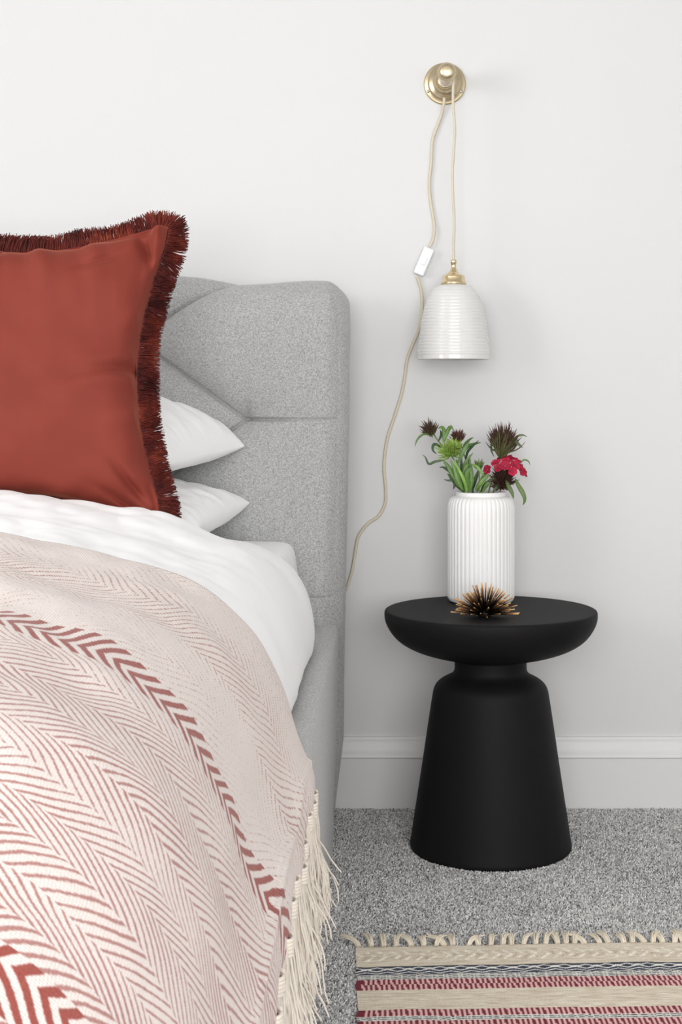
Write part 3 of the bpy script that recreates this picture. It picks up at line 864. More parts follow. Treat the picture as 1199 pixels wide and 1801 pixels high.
VXw, VYw = W(845.5, 1055, 3.25)[0], 3.25 - D
vase = thing('ribbed_vase', 'white ceramic vase with vertical ribs standing on the black table', 'vase', (VXw, VYw, TT))
vh = 0.2395
vp = smooth_curve([(0.0, 0.0005), (0.05, 0.0), (0.066, 0.001), (0.0712, 0.006), (0.0733, 0.014), (0.0738, 0.04), (0.0738, 0.10), (0.0738, 0.16), (0.0737, 0.198), (0.0728, 0.211), (0.0700, 0.2205), (0.0655, 0.2265), (0.0600, 0.2295), (0.0555, 0.2305)], 110)
rim = [(0.0545, 0.2312), (0.0545, 0.236), (0.0552, 0.2382), (0.0540, vh), (0.0525, 0.2388), (0.0512, 0.236), (0.0512, 0.226), (0.060, 0.215), (0.066, 0.19), (0.066, 0.02), (0.0, 0.012)]
prof = [(r, z + TT) for r, z in np.vstack([vp, np.array(rim)])]
def ribs(r, z, th):
    k = smooth01((z - TT - 0.006) / 0.012) * smooth01((TT + 0.2298 - z) / 0.006) * (r > 0.0545)
    g = np.abs(np.sin(th * 22))
    return r - k * 0.0022 * (1 - g ** 0.55)
v, f = lathe(prof, 44 * 10, VXw, VYw, ribs)
part('ribbed_body', v, f, M['vase'], vase)

# spiky ornament
BO = W(852, 1084, 3.03); BO[2] = TT
orn = thing('spiky_ornament', 'small gilt metal sea-urchin ornament of radiating spikes in front of the vase', 'ornament', BO)
cv, cf = lathe([(0.0, 0.017), (0.007, 0.0155), (0.012, 0.011), (0.014, 0.005), (0.013, 0.001), (0.0, 0.0)], 20, BO[0], BO[1])
cv[:, 2] += TT
part('core', cv, cf, simple('dark_bronze', srgb(48, 34, 26), 0.5, 0.7), orn)
sv, sf = join(lathe([(0.0016, 0.0), (0.0015, 0.03), (0.0013, 0.0645), (0.0010, 0.0657), (0.0, 0.066)], 7))
spike_me = mesh_from('spike', sv, sf, M['spike'])
rng = np.random.default_rng(4)
k = 0; N = 100
for i in range(N):
    z = (i + 0.5) / N
    z = 0.03 + 0.97 * z ** 1.0
    ph = i * 2.399963 + rng.normal(0, 0.12)
    el = math.asin(min(1, z)) + rng.normal(0, 0.05)
    el = max(el, 0.05)
    dirv = Vector((math.cos(el) * math.cos(ph), math.cos(el) * math.sin(ph), math.sin(el)))
    o = obj('spike', spike_me, orn)
    o.location = (0, 0, 0.0045)
    o.rotation_euler = dirv.to_track_quat('Z', 'Y').to_euler()
    s_ = rng.uniform(0.80, 1.03) * (1.06 if el < 0.5 else 0.98)
    o.scale = (1, 1, s_)

# ---- flowers
def leaf_geo(pts, width, fold=0.25, n=14, col=(0.1, 0.2, 0.05), side=None):
    c = smooth_curve(pts, n)
    t = np.linspace(0, 1, n)
    wd = width * (np.sin(np.pi * np.clip(t * 0.92 + 0.06, 0, 1)) ** 0.8) * (1 - 0.25 * t)
    wd[-1] = width * 0.02
    T = np.gradient(c, axis=0); T /= np.linalg.norm(T, axis=1, keepdims=True) + 1e-9
    ref = np.array([0.25, -1.0, 0.15]) if side is None else np.array(side, float)
    S = np.cross(T, ref); S /= np.linalg.norm(S, axis=1, keepdims=True) + 1e-9
    Nn = np.cross(S, T)
    rows = [c + S * (wd * k)[:, None] * 0.5 - Nn * (fold * abs(k) * wd * 0.5)[:, None] for k in (-1, -0.5, 0, 0.5, 1)]
    top = np.stack(rows, 1); bot = top - Nn[:, None, :] * 0.0006
    m = 5
    V = np.vstack([top.reshape(-1, 3), bot.reshape(-1, 3)])
    f1 = quads(n, m); f2 = quads(n, m, base=n * m, flip=True)
    rim = []
    for i in range(n - 1):
        rim += [(i * m, (i + 1) * m, (i + 1) * m + n * m, i * m + n * m), (i * m + m - 1, i * m + m - 1 + n * m, (i + 1) * m + m - 1 + n * m, (i + 1) * m + m - 1)]
    F_ = np.vstack([f1, f2, np.array(rim)])
    shade = np.array([1.0, 1.0, 1.35, 1.0, 1.0])
    cc = np.array(col)[None, None, :] * shade[None, :, None] * np.linspace(1.05, 0.9, n)[:, None, None]
    return V, F_, np.vstack([cc.reshape(-1, 3)] * 2)

def colored_part(name, v, f, cols, mat, parent):
    o = part(name, v, f, mat, parent); set_colors(o.data, cols)
    return o

def P(px, py, dy=0.0):
    return W(px, py, 3.25 + dy)

def stem_part(parent, pts, r=0.0017, col=(0.16, 0.27, 0.07)):
    L = smooth_curve(pts, 26)
    v, f = tubes(L, np.linspace(r * 1.15, r * 0.9, 26), 7)
    colored_part('stem', v, f, np.tile(np.array(col), (len(v), 1)) * np.repeat(np.linspace(1.1, 0.9, 26), 7)[:, None], M['leaf'], parent)

def spiky_head(name, parent, cen, axis, rad, n, spread, cols, r0=0.0009, root=0.35, seed=0, tipcol=None, base=None):
    """pointed bracts radiating from a stalk"""
    rng = np.random.default_rng(seed)
    ax = Vector(axis).normalized(); q = Vector((0, 0, 1)).rotation_difference(ax)
    base = np.array(cen) - np.array(ax) * rad * root if base is None else np.array(base)
    L = np.zeros((n, 6, 3)); CC = []
    t = np.linspace(0, 1, 6)
    for i in range(n):
        cz = 1 - (1 - math.cos(spread)) * ((i + 0.5) / n)
        th = math.acos(max(-1, min(1, cz))); ph = i * 2.39996 + rng.normal(0, 0.25)
        dv = q @ Vector((math.sin(th) * math.cos(ph), math.sin(th) * math.sin(ph), math.cos(th)))
        dv = np.array(dv) + rng.normal(0, 0.10, 3)
        tip = np.array(cen) + dv * rad * rng.uniform(0.72, 1.12)
        st = base + dv * rad * 0.12
        bend = np.array([rng.normal(0, 1), rng.normal(0, 1), rng.normal(0, 1)]) * rad * 0.08
        L[i] = st[None] * (1 - t[:, None]) + tip[None] * t[:, None] + bend[None] * (np.sin(np.pi * t) + t ** 2)[:, None]
        c0 = np.array(cols[0]); c1 = np.array(cols[1]); k = rng.random()
        cc = c0[None] * (1 - t[:, None]) ** 1.2 + (c1 * (0.7 + 0.6 * k))[None] * t[:, None]
        CC.append(np.repeat(cc, 3, axis=0))
    v, f = tubes(L, np.array([0.7, 1.3, 1.5, 1.2, 0.8, 0.12]) * r0, 3)
    return colored_part(name, v, f, np.vstack(CC), M['leaf'], parent)

GREEN = (0.095, 0.175, 0.045); LGREEN = (0.20, 0.36, 0.07); DGREEN = (0.045, 0.09, 0.035); OLIVE = (0.10, 0.12, 0.045)
BROWN = (0.085, 0.022, 0.022); PLUM = (0.11, 0.018, 0.03)
mouth = lambda px, dy=0.0: P(px, 872, dy)
inv = lambda px, dy=0.0: P(px, 985, dy)
GR = 'cut flowers in the white vase'
def flower(label, at):
    return thing('cut_flower', label, 'flower', at, GR)
def leaf(parent, pts, w, col=GREEN, fold=0.3, side=None):
    v, f, c = leaf_geo(pts, w * 1.35, fold, 14, col, side)
    colored_part('leaf', v, f, c, M['leaf'], parent)

# 1 brown bud head, far left
fl = flower('brown spiky flower head on the far left stem of the bouquet', inv(835))
stem_part(fl, [inv(838), mouth(822, 0.01), P(800, 812, 0.015), P(778, 785, 0.02), P(762, 764, 0.02)])
spiky_head('bud_head', fl, P(756, 755, 0.02), (-0.35, -0.1, 1), 0.0215, 110, 1.55, (OLIVE, BROWN), 0.0011, 0.6, 1)
spiky_head('calyx', fl, P(758, 762, 0.02), (0.3, -0.1, -0.6), 0.010, 20, 1.5, (OLIVE, GREEN), 0.0012, 0.5, 2)
leaf(fl, [P(757, 764, 0.015), P(744, 764, 0.005), P(734, 773, 0.0), P(729, 786, 0.0)], 0.0042, GREEN)
leaf(fl, [P(771, 776, 0.015), P(776, 765, 0.01), P(774, 756, 0.0)], 0.0045, DGREEN)
leaf(fl, [P(779, 788, 0.01), P(764, 781, 0.0), P(761, 791, -0.005), P(768, 799, -0.01)], 0.0055, DGREEN)
# 2 brown bud head behind the green one
fl = flower('brown spiky flower head rising behind the lime green one', inv(845))
stem_part(fl, [inv(843), mouth(832, 0.03), P(822, 820, 0.03), P(810, 780, 0.035)])
spiky_head('bud_head', fl, P(805, 770, 0.035), (-0.1, -0.1, 1), 0.0205, 100, 1.5, (OLIVE, PLUM), 0.0011, 0.6, 3)
leaf(fl, [P(781, 779, 0.03), P(781, 758, 0.03), P(777, 751, 0.025), P(770, 754, 0.02)], 0.0085, (0.13, 0.25, 0.06))
leaf(fl, [P(781, 775, 0.03), P(788, 757, 0.03), P(793, 750, 0.025), P(797, 756, 0.02)], 0.0080, (0.12, 0.22, 0.055))
leaf(fl, [P(812, 800, 0.03), P(822, 786, 0.02), P(833, 781, 0.01), P(846, 778, 0.0)], 0.0062, GREEN)
leaf(fl, [P(812, 795, 0.03), P(818, 781, 0.02), P(826, 773, 0.01), P(833, 769, 0.0)], 0.0048, GREEN)
leaf(fl, [P(818, 812, 0.03), P(822, 796, 0.02), P(828, 788, 0.01), P(842, 774, 0.0)], 0.0050, DGREEN)
# 3 lime green head
fl = flower('lime green feathery flower head at the front of the vase', inv(840))
stem_part(fl, [inv(838), mouth(821, -0.02), P(812, 840, -0.025), P(799, 808, -0.02)], 0.0024, (0.24, 0.40, 0.09))
spiky_head('flower_head', fl, P(791, 793, -0.02), (-0.2, -0.3, 1), 0.0285, 190, 1.85, ((0.20, 0.36, 0.06), (0.36, 0.52, 0.10)), 0.0012, 0.35, 5)
spiky_head('flower_head', fl, P(800, 786, -0.03), (0.2, -0.8, 0.7), 0.020, 60, 1.5, ((0.30, 0.46, 0.09), (0.42, 0.56, 0.14)), 0.0009, 0.35, 6)
leaf(fl, [P(784, 808, -0.02), P(765, 812, -0.02), P(754, 816, -0.015), P(748, 804, -0.01), P(742, 800, -0.01)], 0.0048, DGREEN)
leaf(fl, [P(800, 838, -0.02), P(790, 828, -0.02), P(780, 822, -0.015), P(772, 822, -0.01)], 0.0060, DGREEN)
leaf(fl, [P(812, 850, -0.03), P(800, 840, -0.035), P(788, 820, -0.035), P(778, 808, -0.03)], 0.0105, GREEN)
leaf(fl, [P(814, 862, -0.03), P(806, 845, -0.04), P(800, 825, -0.04), P(792, 808, -0.035)], 0.0100, (0.12, 0.23, 0.055))
leaf(fl, [P(822, 864, -0.03), P(816, 845, -0.045), P(808, 828, -0.045), P(798, 810, -0.035)], 0.0062, LGREEN)
leaf(fl, [P(806, 848, -0.02), P(796, 845, -0.02), P(788, 845, -0.02), P(780, 843, -0.015)], 0.0040, DGREEN)
leaf(fl, [P(800, 845, -0.01), P(800, 852, -0.01), P(797, 861, -0.01)], 0.0052, DGREEN)
leaf(fl, [P(806, 815, -0.02), P(812, 800, -0.03), P(818, 788, -0.03), P(826, 776, -0.02)], 0.0085, (0.13, 0.22, 0.08))
leaf(fl, [P(813, 858, -0.03), P(806, 852, -0.035), P(799, 838, -0.035), P(796, 822, -0.03)], 0.0085, GREEN)
# 4 small green bud
fl = flower('small green bud tucked low between the lime and crimson flowers', inv(848))
stem_part(fl, [inv(846), mouth(843, -0.01), P(843, 845, -0.01), P(842, 826, -0.012)])
spiky_head('bud_head', fl, P(842, 818, -0.012), (0.05, -0.2, 1), 0.0150, 60, 1.3, ((0.12, 0.22, 0.05), (0.18, 0.26, 0.08)), 0.0011, 0.7, 7)
leaf(fl, [P(824, 864, -0.01), P(821, 845, -0.02), P(822, 830, -0.025), P(829, 820, -0.02)], 0.0115, (0.12, 0.22, 0.05))
leaf(fl, [P(836, 862, -0.02), P(844, 852, -0.03), P(852, 842, -0.03), P(862, 834, -0.025)], 0.0105, (0.12, 0.21, 0.05))
leaf(fl, [P(829, 818, -0.02), P(838, 820, -0.03), P(846, 830, -0.035), P(852, 838, -0.03)], 0.0058, (0.16, 0.30, 0.07))
leaf(fl, [P(829, 818, -0.02), P(822, 818, -0.03), P(816, 828, -0.03), P(814, 838, -0.025)], 0.0070, GREEN)
leaf(fl, [P(832, 866, 0.01), P(830, 852, 0.005), P(835, 848, 0.0)], 0.0060, DGREEN)
leaf(fl, [P(826, 866, 0.02), P(826, 850, 0.02), P(824, 835, 0.02), P(826, 815, 0.02), P(825, 800, 0.02)], 0.0095, DGREEN)
for (a_, b_, c_, w_, col_, dy_) in (((818, 866), (808, 838), (803, 806), 0.0085, GREEN, 0.0), ((826, 866), (830, 840), (826, 806), 0.0080, (0.13, 0.24, 0.06), -0.005),
        ((838, 866), (850, 840), (856, 822), 0.0075, GREEN, 0.0), ((816, 866), (800, 848), (786, 832), 0.0080, (0.08, 0.15, 0.045), 0.01), ((848, 866), (858, 850), (872, 838), 0.0085, (0.11, 0.19, 0.05), -0.012),
        ((830, 866), (838, 838), (850, 815), 0.0070, DGREEN, 0.015), ((812, 840), (818, 815), (832, 796), 0.0070, (0.12, 0.21, 0.06), 0.01), ((822, 862), (812, 825), (812, 800), 0.0075, DGREEN, 0.025)):
    leaf(fl, [P(a_[0], a_[1], dy_), P(b_[0], b_[1], dy_ - 0.008), P(c_[0], c_[1], dy_ - 0.004)], w_, col_)
# 5 large brown head, right
fl = flower('large brown and olive spiky flower head above the crimson bloom', inv(850))
stem_part(fl, [inv(848), mouth(858, 0.02), P(872, 830, 0.02), P(880, 800, 0.015)])
spiky_head('bud_head', fl, P(884, 771, 0.012), (0.02, -0.15, 1), 0.0345, 240, 1.62, ((0.15, 0.17, 0.06), BROWN), 0.0012, 0.95, 8)
spiky_head('bud_head', fl, P(880, 777, -0.006), (-0.1, -0.9, 0.25), 0.0230, 90, 1.5, ((0.14, 0.17, 0.06), (0.12, 0.10, 0.045)), 0.0012, 0.5, 9)
spiky_head('calyx', fl, P(886, 787, 0.01), (0.1, -0.3, 0.6), 0.0200, 50, 1.5, ((0.14, 0.20, 0.06), (0.13, 0.15, 0.05)), 0.0014, 0.8, 10)
leaf(fl, [P(900, 774, 0.01), P(910, 767, 0.0), P(919, 765, -0.005), P(927, 768, -0.01)], 0.0040, OLIVE)
leaf(fl, [P(898, 774, 0.005), P(906, 776, -0.005), P(913, 782, -0.01), P(919, 788, -0.01)], 0.0062, (0.07, 0.085, 0.035))
leaf(fl, [P(872, 772, 0.01), P(864, 784, 0.005), P(865, 795, 0.0), P(869, 804, 0.0)], 0.0040, DGREEN)
spiky_head('calyx', fl, P(884, 783, -0.004), (0.02, -0.45, 0.9), 0.0260, 80, 1.25, ((0.13, 0.17, 0.055), (0.13, 0.10, 0.05)), 0.0016, 0.5, 12, base=P(880, 806, 0.0))
# 6 crimson bloom
fl = flower('crimson dome-shaped bloom with fringed petals on the right of the vase', inv(856))
stem_part(fl, [inv(852), mouth(866, -0.01), P(876, 852, -0.015), P(884, 838, -0.015)], 0.0021, (0.10, 0.13, 0.05))
CB = P(888, 832, -0.015)
spiky_head('calyx', fl, P(884, 842, -0.015), (0.02, -0.4, 0.55), 0.0300, 190, 1.75, ((0.035, 0.035, 0.016), (0.085, 0.03, 0.025)), 0.0013, 0.5, 11)
spiky_head('calyx', fl, P(878, 852, -0.018), (-0.1, -0.4, 0.4), 0.0200, 80, 1.7, ((0.05, 0.05, 0.02), (0.10, 0.04, 0.03)), 0.0014, 0.5, 13)
def floret(parent, c, axis, r, seed):
    rng = np.random.default_rng(seed)
    ax = Vector(axis).normalized(); q = Vector((0, 0, 1)).rotation_difference(ax)
    nr, na = 6, 60
    rr = np.linspace(0.0, 1, nr)[:, None]; th = np.linspace(0, 2 * math.pi, na, endpoint=False)[None, :]
    lobes = 0.80 + 0.20 * np.abs(np.cos(th * 2.5)) ** 0.5 + 0.05 * np.sign(np.sin(th * 30))
    R = r * rr * (1 + (lobes - 1) * rr ** 2)
    Z = r * (0.30 * rr ** 1.5 - 0.10 + 0.10 * np.cos(th * 5 + rng.uniform(0, 6)) * rr ** 2 + 0.05 * np.sin(th * 13) * rr ** 2)
    loc = np.stack([R * np.cos(th), R * np.sin(th), Z * np.ones_like(R)], -1).reshape(-1, 3)
    mat3 = np.array(q.to_matrix())
    top = loc @ mat3.T + np.array(c); bot = top - np.array(ax) * 0.0008
    V = np.vstack([top, bot])
    F_ = np.vstack([quads(nr, na, wrap_m=True), quads(nr, na, wrap_m=True, base=nr * na, flip=True),
                    np.array([[(nr - 1) * na + i, (nr - 1) * na + (i + 1) % na, (nr - 1) * na + (i + 1) % na + nr * na, (nr - 1) * na + i + nr * na] for i in range(na)])[:, ::-1]])
    pink = np.array([0.50, 0.10, 0.19]) if seed in (2, 0, 5) else np.array([0.30, 0.02, 0.06]); red = np.array([0.40, 0.003, 0.035]) * rng.uniform(0.75, 1.1); ring = np.array([0.22, 0.004, 0.03])
    prof = np.concatenate([[pink, ring], [red * 0.9], [red], [red * 1.05], [red * 1.15]])[:nr]
    cc = np.repeat(prof, na, axis=0)
    colored_part('floret', V, F_, np.vstack([cc, cc * 0.6]), M['petal'], parent)
fls = [(857, 826, -0.012, (-0.8, -0.9, 0.25), 0.0108), (872, 814, -0.008, (-0.5, -0.6, 1), 0.0115), (888, 819, -0.034, (-0.05, -1, 0.65), 0.0125), (895, 806, -0.004, (0.1, -0.5, 1), 0.0115),
       (905, 818, -0.024, (0.45, -0.9, 0.6), 0.0125), (917, 829, -0.014, (0.9, -0.8, 0.4), 0.0115), (882, 806, 0.004, (-0.2, -0.3, 1), 0.0105), (909, 810, 0.0, (0.5, -0.3, 0.9), 0.0105),
       (901, 829, -0.036, (0.2, -1, 0.15), 0.0105), (923, 832, -0.003, (1, -0.4, 0.2), 0.0090), (876, 823, -0.030, (-0.4, -1, 0.5), 0.0100), (914, 820, -0.006, (0.8, -0.5, 0.7), 0.0105), (890, 811, -0.018, (-0.1, -0.8, 0.9), 0.0110)]
for i, (px, py, dy, ax, r) in enumerate(fls):
    floret(fl, P(px, py, dy), ax, r, i)
leaf(fl, [P(906, 842, -0.02), P(912, 854, -0.03), P(920, 868, -0.035), P(923, 880, -0.035), P(919, 889, -0.03)], 0.0092, (0.11, 0.17, 0.05), 0.2)
leaf(fl, [P(890, 845, -0.03), P(895, 856, -0.045), P(901, 868, -0.05), P(903, 878, -0.05)], 0.0085, (0.09, 0.14, 0.045), 0.2)
leaf(fl, [P(915, 815, 0.0), P(921, 809, 0.0), P(929, 811, 0.0), P(932, 818, 0.0)], 0.0032, GREEN)
leaf(fl, [P(880, 848, -0.02), P(872, 858, -0.03), P(866, 863, -0.03)], 0.0075, DGREEN)
leaf(fl, [P(845, 866, 0.0), P(852, 855, -0.01), P(858, 848, -0.02), P(868, 842, -0.02)], 0.0075, DGREEN)

# ================================================================== wall light
PL = W(782, 148, D)
lamp = thing('wall_light', 'pendant wall light with white ribbed ceramic shade hung from a brass wall hook', 'lamp', (PL[0], 0, PL[2]))
def lathe_y(profile, n, cx, cz):
    """profile (r, distance from the wall), turned about an axis straight out of the wall"""
    v, f = lathe(profile, n)
    return np.stack([v[:, 0] + cx, -v[:, 2], v[:, 1] + cz], 1), f
v, f = lathe_y([(0.0482, 0.0), (0.0485, 0.003), (0.0478, 0.0055), (0.0455, 0.0065), (0.0400, 0.0070), (0.0385, 0.0085), (0.0375, 0.0110), (0.0350, 0.0125), (0.0290, 0.0150), (0.0240, 0.0190), (0.0205, 0.0260), (0.0190, 0.034), (0.0180, 0.040), (0.0150, 0.0420), (0.0, 0.0420)], 72, PL[0], PL[2])
bp = part('back_plate', v, f, M['brass'], lamp)
for a in (205, 335):
    x = PL[0] + 0.0425 * math.cos(math.radians(a)); z = PL[2] + 0.0425 * math.sin(math.radians(a))
    v, f = lathe_y([(0.0038, 0.006), (0.0036, 0.0080), (0.0025, 0.0092), (0.0, 0.0097)], 14, x, z)
    part('screw', v, f, M['chrome'], bp)
v, f = lathe_y([(0.0140, 0.040), (0.0140, 0.09), (0.0150, 0.096), (0.0150, 0.104), (0.0135, 0.110), (0.0150, 0.117), (0.0150, 0.124)], 40, PL[0], PL[2])
part('spool', v, f, M['porcelain'], lamp)
v, f = lathe_y([(0.0145, 0.121), (0.0185, 0.1225), (0.0208, 0.126), (0.0213, 0.130), (0.0206, 0.134), (0.0188, 0.136), (0.0180, 0.1375), (0.0168, 0.1410), (0.0130, 0.1435), (0.0070, 0.1448), (0.0, 0.1452)], 48, PL[0], PL[2])
part('knob', v, f, M['brass'], lamp)
PD = D - 0.112                                            # the pendant hangs clear of the wall
SXc = W(797.5, 560, PD)[0]
z_of = lambda py: CZ - (py - VY) / F * PD
# cord over the spool and down to the shade
pts = [(PL[0] - 0.013, -0.108, PL[2] + 0.004), (PL[0] - 0.006, -0.110, PL[2] + 0.0155), (PL[0] + 0.007, -0.111, PL[2] + 0.0155), (PL[0] + 0.0155, -0.112, PL[2] + 0.002)]
pts += [tuple(W(x, y, PD)) for x, y in ((796.5, 165), (797, 190), (799.5, 225), (798, 260), (795.5, 300), (796, 340), (798.5, 390), (797.5, 430), (797.5, 470))]
v, f = tubes(smooth_curve(pts, 120), 0.0031, 8)
part('pendant_cord', v, f, M['cord'], lamp)
zb, zt = z_of(632), z_of(499)
v, f = lathe([(0.0, z_of(457)), (0.0062, z_of(457)), (0.0070, z_of(459)), (0.0070, z_of(463)), (0.0058, z_of(464)), (0.0058, z_of(472)), (0.0075, z_of(473.5)), (0.0095, z_of(477)), (0.0130, z_of(480.5)), (0.0180, z_of(483)), (0.0245, z_of(485)), (0.0252, z_of(487)), (0.0252, z_of(493)), (0.0262, z_of(494)), (0.0285, z_of(497)), (0.0290, z_of(500.5)), (0.0, z_of(500.5))], 56, SXc, PD - D)
part('lamp_cap', v, f, M['polished_brass'], lamp)
op = smooth_curve([(0.0250, z_of(500)), (0.0370, z_of(503)), (0.0470, z_of(509)), (0.0560, z_of(520)), (0.0640, z_of(538)), (0.0700, z_of(560)), (0.0745, z_of(585)), (0.0785, z_of(608)), (0.0800, z_of(620)), (0.0808, z_of(632))], 260)
hh = (op[:, 1] - zb) / (zt - zb)
rg = 0.0009 * (np.abs(np.sin(hh * math.pi * 23)) ** 0.7) * smooth01((0.97 - hh) / 0.1) * smooth01((hh - 0.05) / 0.02)
op[:, 0] += rg
ip = [(r - 0.0045, z) for r, z in op[::-10]]
prof = [tuple(p) for p in op] + [(0.0795, zb - 0.0006), (0.0770, zb - 0.0003)] + ip
v, f = lathe(prof, 96, SXc, PD - D)
sh = part('lamp_shade', v, f, M['shade'], lamp)
# the supply cable with its inline switch
cab = [(781, 172), (780, 185), (775, 205), (765, 232), (760, 250), (758, 290), (755, 315), (756, 345), (762, 385), (764, 405), (760, 425), (755, 434)]
pts = [tuple(W(x, y, D - (0.012 if i < 2 else 0.006 if i < 9 else 0.010))) for i, (x, y) in enumerate(cab)]
v, f = tubes(smooth_curve(pts, 90), 0.0034, 8)
part('supply_cable', v, f, M['cord'], lamp)
cab = [(733, 486), (737, 497), (741, 515), (742, 545), (738, 575), (726, 605), (716, 632), (712, 660), (706, 692), (695, 728), (683, 764), (677, 795), (675, 825), (678, 860), (677, 885), (666, 907), (646, 922), (630, 944), (624, 975), (618, 1008), (608, 1037), (598, 1050), (580, 1080), (570, 1140)]
pts = [tuple(W(x, y, D - (0.010 if i < 2 else 0.0055))) for i, (x, y) in enumerate(cab)]
v, f = tubes(smooth_curve(pts, 200), 0.0034, 8)
part('supply_cable', v, f, M['cord'], lamp)
scn = W(745, 460, D - 0.012); ang = math.atan2(-(433 - 487), (756 - 733))
def rot_xz(v, cen, a):
    c, s = math.cos(a), math.sin(a)
    v = np.asarray(v, float)
    return np.stack([v[:, 0] * c - v[:, 2] * s + cen[0], v[:, 1] + cen[1], v[:, 0] * s + v[:, 2] * c + cen[2]], 1)
v, f = bevel_box(-0.033, 0.033, -0.0095, 0.0095, -0.0125, 0.0125, 0.0035)
sw = part('inline_switch', rot_xz(v, scn, ang), f, M['plastic'], lamp)
v, f = bevel_box(-0.009, 0.010, -0.0125, -0.008, -0.006, 0.006, 0.0022)
part('rocker', rot_xz(v, scn, ang), f, M['plastic'], sw)

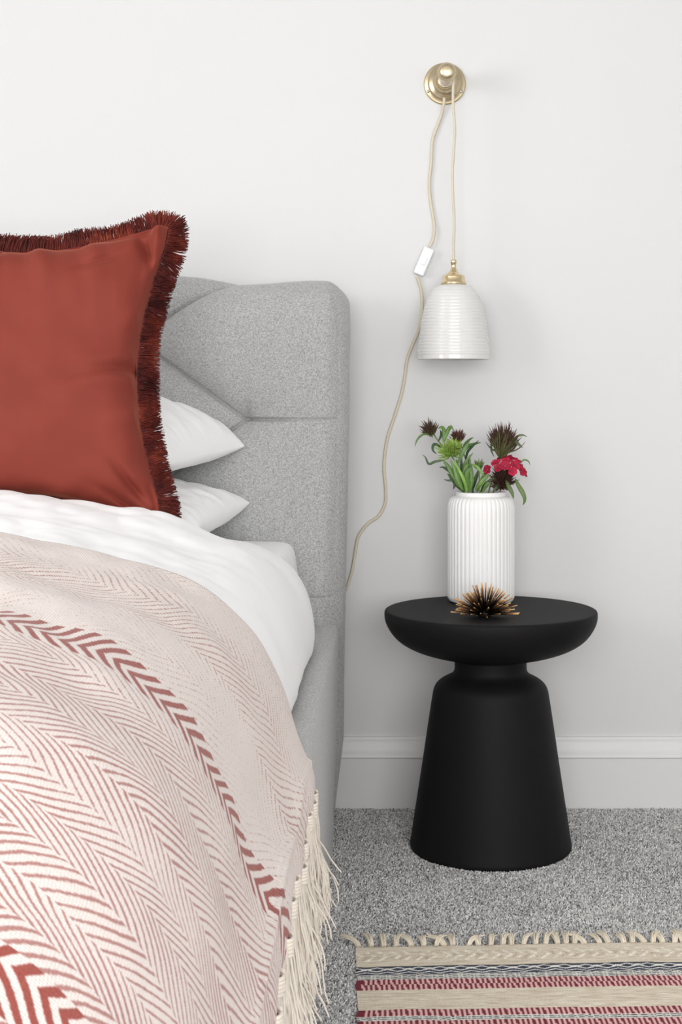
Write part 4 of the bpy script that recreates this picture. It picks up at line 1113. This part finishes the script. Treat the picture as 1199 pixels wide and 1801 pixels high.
# ================================================================== rug
def rug():
    x0, x1, ln = 0.0, 0.94, 1.55
    loc = (-0.0615, 2.548 - D, 0.004)
    rg = thing('flatweave_rug', 'striped flatweave rug in beige, navy and crimson with short fringe on grey carpet', 'rug', loc)
    ang = math.radians(2.0)
    dx, dt = 0.0019, 0.0017
    xs = np.arange(x0, x1, dx)
    t1 = np.arange(0, 0.42, dt); t2 = np.arange(0.42, ln, 0.012)
    ts = np.concatenate([t1, t2])
    T, X = np.meshgrid(ts, xs, indexing='ij')
    beige = np.array(srgb(226, 213, 192)[:3]); cream = np.array(srgb(240, 231, 214)[:3]); tan = np.array(srgb(204, 188, 165)[:3])
    red = np.array(srgb(122, 36, 52)[:3]); pink = np.array(srgb(236, 190, 184)[:3]); navy = np.array(srgb(56, 64, 82)[:3]); white = np.array(srgb(230, 227, 219)[:3]); slate = np.array(srgb(70, 76, 80)[:3])
    C = np.zeros(T.shape + (3,)); C[:] = beige
    Hh = np.zeros(T.shape)
    wob = 0.0016 * vn(X * 14, T * 3, 2) + 0.0006 * vn(X * 60, T * 8, 7)
    t = np.where(T < 0.36, T, (T - 0.08) % 0.36) + wob
    def put(mask, col, h=0.0):
        C[mask] = col; Hh[mask] += h
    def zone(a, b): return (t >= a) & (t < b)
    # beige with a loose chain of raised yarn
    for (a, b) in ((0.0, 0.086), (0.186, 0.262)):
        z = zone(a, b)
        k = vn(X * 55, t * 420, 11)
        C[z] = (beige + (cream - beige) * np.clip(k, 0, 1)[..., None] + (tan - beige) * np.clip(-k - 0.1, 0, 1)[..., None])[z]
    z = zone(0.020, 0.062)
    ch = np.abs(((X + 0.7 * np.abs(t - 0.041)) / 0.021) % 1 - 0.5)
    put(z & (ch < 0.14) & (vn(X * 90, t * 200, 4) > -0.2), cream * 1.03, 0.0012)
    put(z & (ch > 0.40) & (np.abs(t - 0.045) < 0.012) & (vn(X * 80, t * 160, 6) > 0.1), tan * 0.9, 0)
    # navy lozenge band
    z = zone(0.086, 0.121)
    put(z, navy)
    per = 0.0345; ph = (X / per) % 1; tri = np.abs(ph - 0.5) * 2
    for (c0, amp) in ((0.1005, 0.0085),):
        e1 = np.abs(np.abs(t - c0) - amp * tri)
        put(z & (e1 < 0.0016), white, 0.0010)
        put(z & (np.abs(t - c0) < 0.0030 * (1 - tri * 1.6)), white, 0.0010)
    e2 = np.abs((t - 0.118) + 0.0115 * np.abs((((X / per) + 0.5) % 1) - 0.5) * 1.2)
    put(z & (e2 < 0.0015) & (t > 0.108), white, 0.0008)
    put(zone(0.086, 0.0895), np.array(srgb(92, 92, 94)[:3]))
    # thin dotted lines
    for (a, b) in ((0.121, 0.142), (0.287, 0.303)):
        z = zone(a, b); put(z, white)
        for q in np.arange(a + 0.0035, b, 0.0066):
            put(z & (np.abs(t - q - 0.0007 * np.sin(X * 420)) < 0.0014) & (((X / 0.0062) % 1) < 0.88), slate, -0.0004)
    # crimson and pink blocks
    def blocks(a, b, shift):
        z = zone(a, b); fr = (t - a) / (b - a)
        q = ((X - 0.0010 * fr) / 0.0084 + shift + 0.08 * vn(X * 30, t * 0, 3)) % 1
        put(z, pink, 0.0003); put(z & (q < 0.52), red, 0.0)
        put(z & ((X < 0.008)), red)
    blocks(0.142, 0.163, 0.0); blocks(0.163, 0.184, 0.5); blocks(0.262, 0.287, 0.2); blocks(0.303, 0.330, 0.6)
    z = zone(0.330, 0.36); put(z, white)
    Zr = 0.0022 + Hh + 0.0006 * np.sin(T / 0.0034 * 2 * math.pi) * (T < 0.42) + 0.0025 * fbm(X * 5, T * 5, 3) * 0.5
    edge = 0.0025 * vn(T * 40, T * 0, 5)
    Xw = X + edge * np.exp(-X / 0.02) - 0.002
    c, s = math.cos(ang), math.sin(ang)
    Yl = -(T); xr = Xw * c - Yl * s; yr = Xw * s + Yl * c
    V = np.stack([xr, yr, Zr], -1)
    me = mesh_from('woven_field', V.reshape(-1, 3), quads(len(ts), len(xs), flip=True), M['rug'])
    set_colors(me, C.reshape(-1, 3) * (0.94 + 0.12 * RNG.random(T.size))[:, None])
    o = obj('woven_field', me, rg)
    bk = np.array([(0.001, -0.001), (x1 - 0.003, -0.001), (x1 - 0.003, -ln + 0.012), (0.001, -ln + 0.012)])
    bk = np.stack([bk[:, 0] * c - bk[:, 1] * s, bk[:, 0] * s + bk[:, 1] * c], 1)
    bv = np.vstack([np.column_stack([bk, np.full(4, -0.003)]), np.column_stack([bk, np.full(4, 0.0005)])])
    obj('backing', mesh_from('backing', bv, [(3, 2, 1, 0), (4, 5, 6, 7), (0, 1, 5, 4), (1, 2, 6, 5), (2, 3, 7, 6), (3, 0, 4, 7)], M['rug_yarn'], False), rg)
    # knotted fringe at the far edge
    rng = np.random.default_rng(9)
    x = 0.004; i = 0
    while x < x1:
        n, seg = 9, 7
        lean = rng.normal(0, 0.33) if i else -0.6
        ln_ = rng.uniform(0.036, 0.052)
        tt = np.linspace(0, 1, seg)
        L = np.zeros((n, seg, 3))
        for q in range(n):
            f_ = (q - (n - 1) / 2) / n
            l = ln_ * rng.uniform(0.8, 1.1)
            L[q, :, 0] = x + f_ * 0.007 * (1 + 0.9 * tt) + l * lean * tt ** 1.3 * 0.9 + 0.0012 * np.sin(tt * 6 + q) * tt
            L[q, :, 1] = -0.002 + l * tt * (1 - 0.25 * abs(lean))
            L[q, :, 2] = 0.0022 + 0.0040 * tt ** 0.5 + 0.003 * np.sin(np.pi * tt) * rng.uniform(0.6, 1.4) + 0.001 * (q % 3)
        xr = L[..., 0] * c - L[..., 1] * s; yr = L[..., 0] * s + L[..., 1] * c
        tv, tf = tubes(np.stack([xr, yr, L[..., 2]], -1), np.linspace(0.0016, 0.0012, seg), 4)
        obj('fringe_tassel', mesh_from('fringe_tassel', tv, tf, M['rug_yarn']), rg)
        x += rng.choice([0.0145, 0.017, 0.021, 0.027]); i += 1
rug()
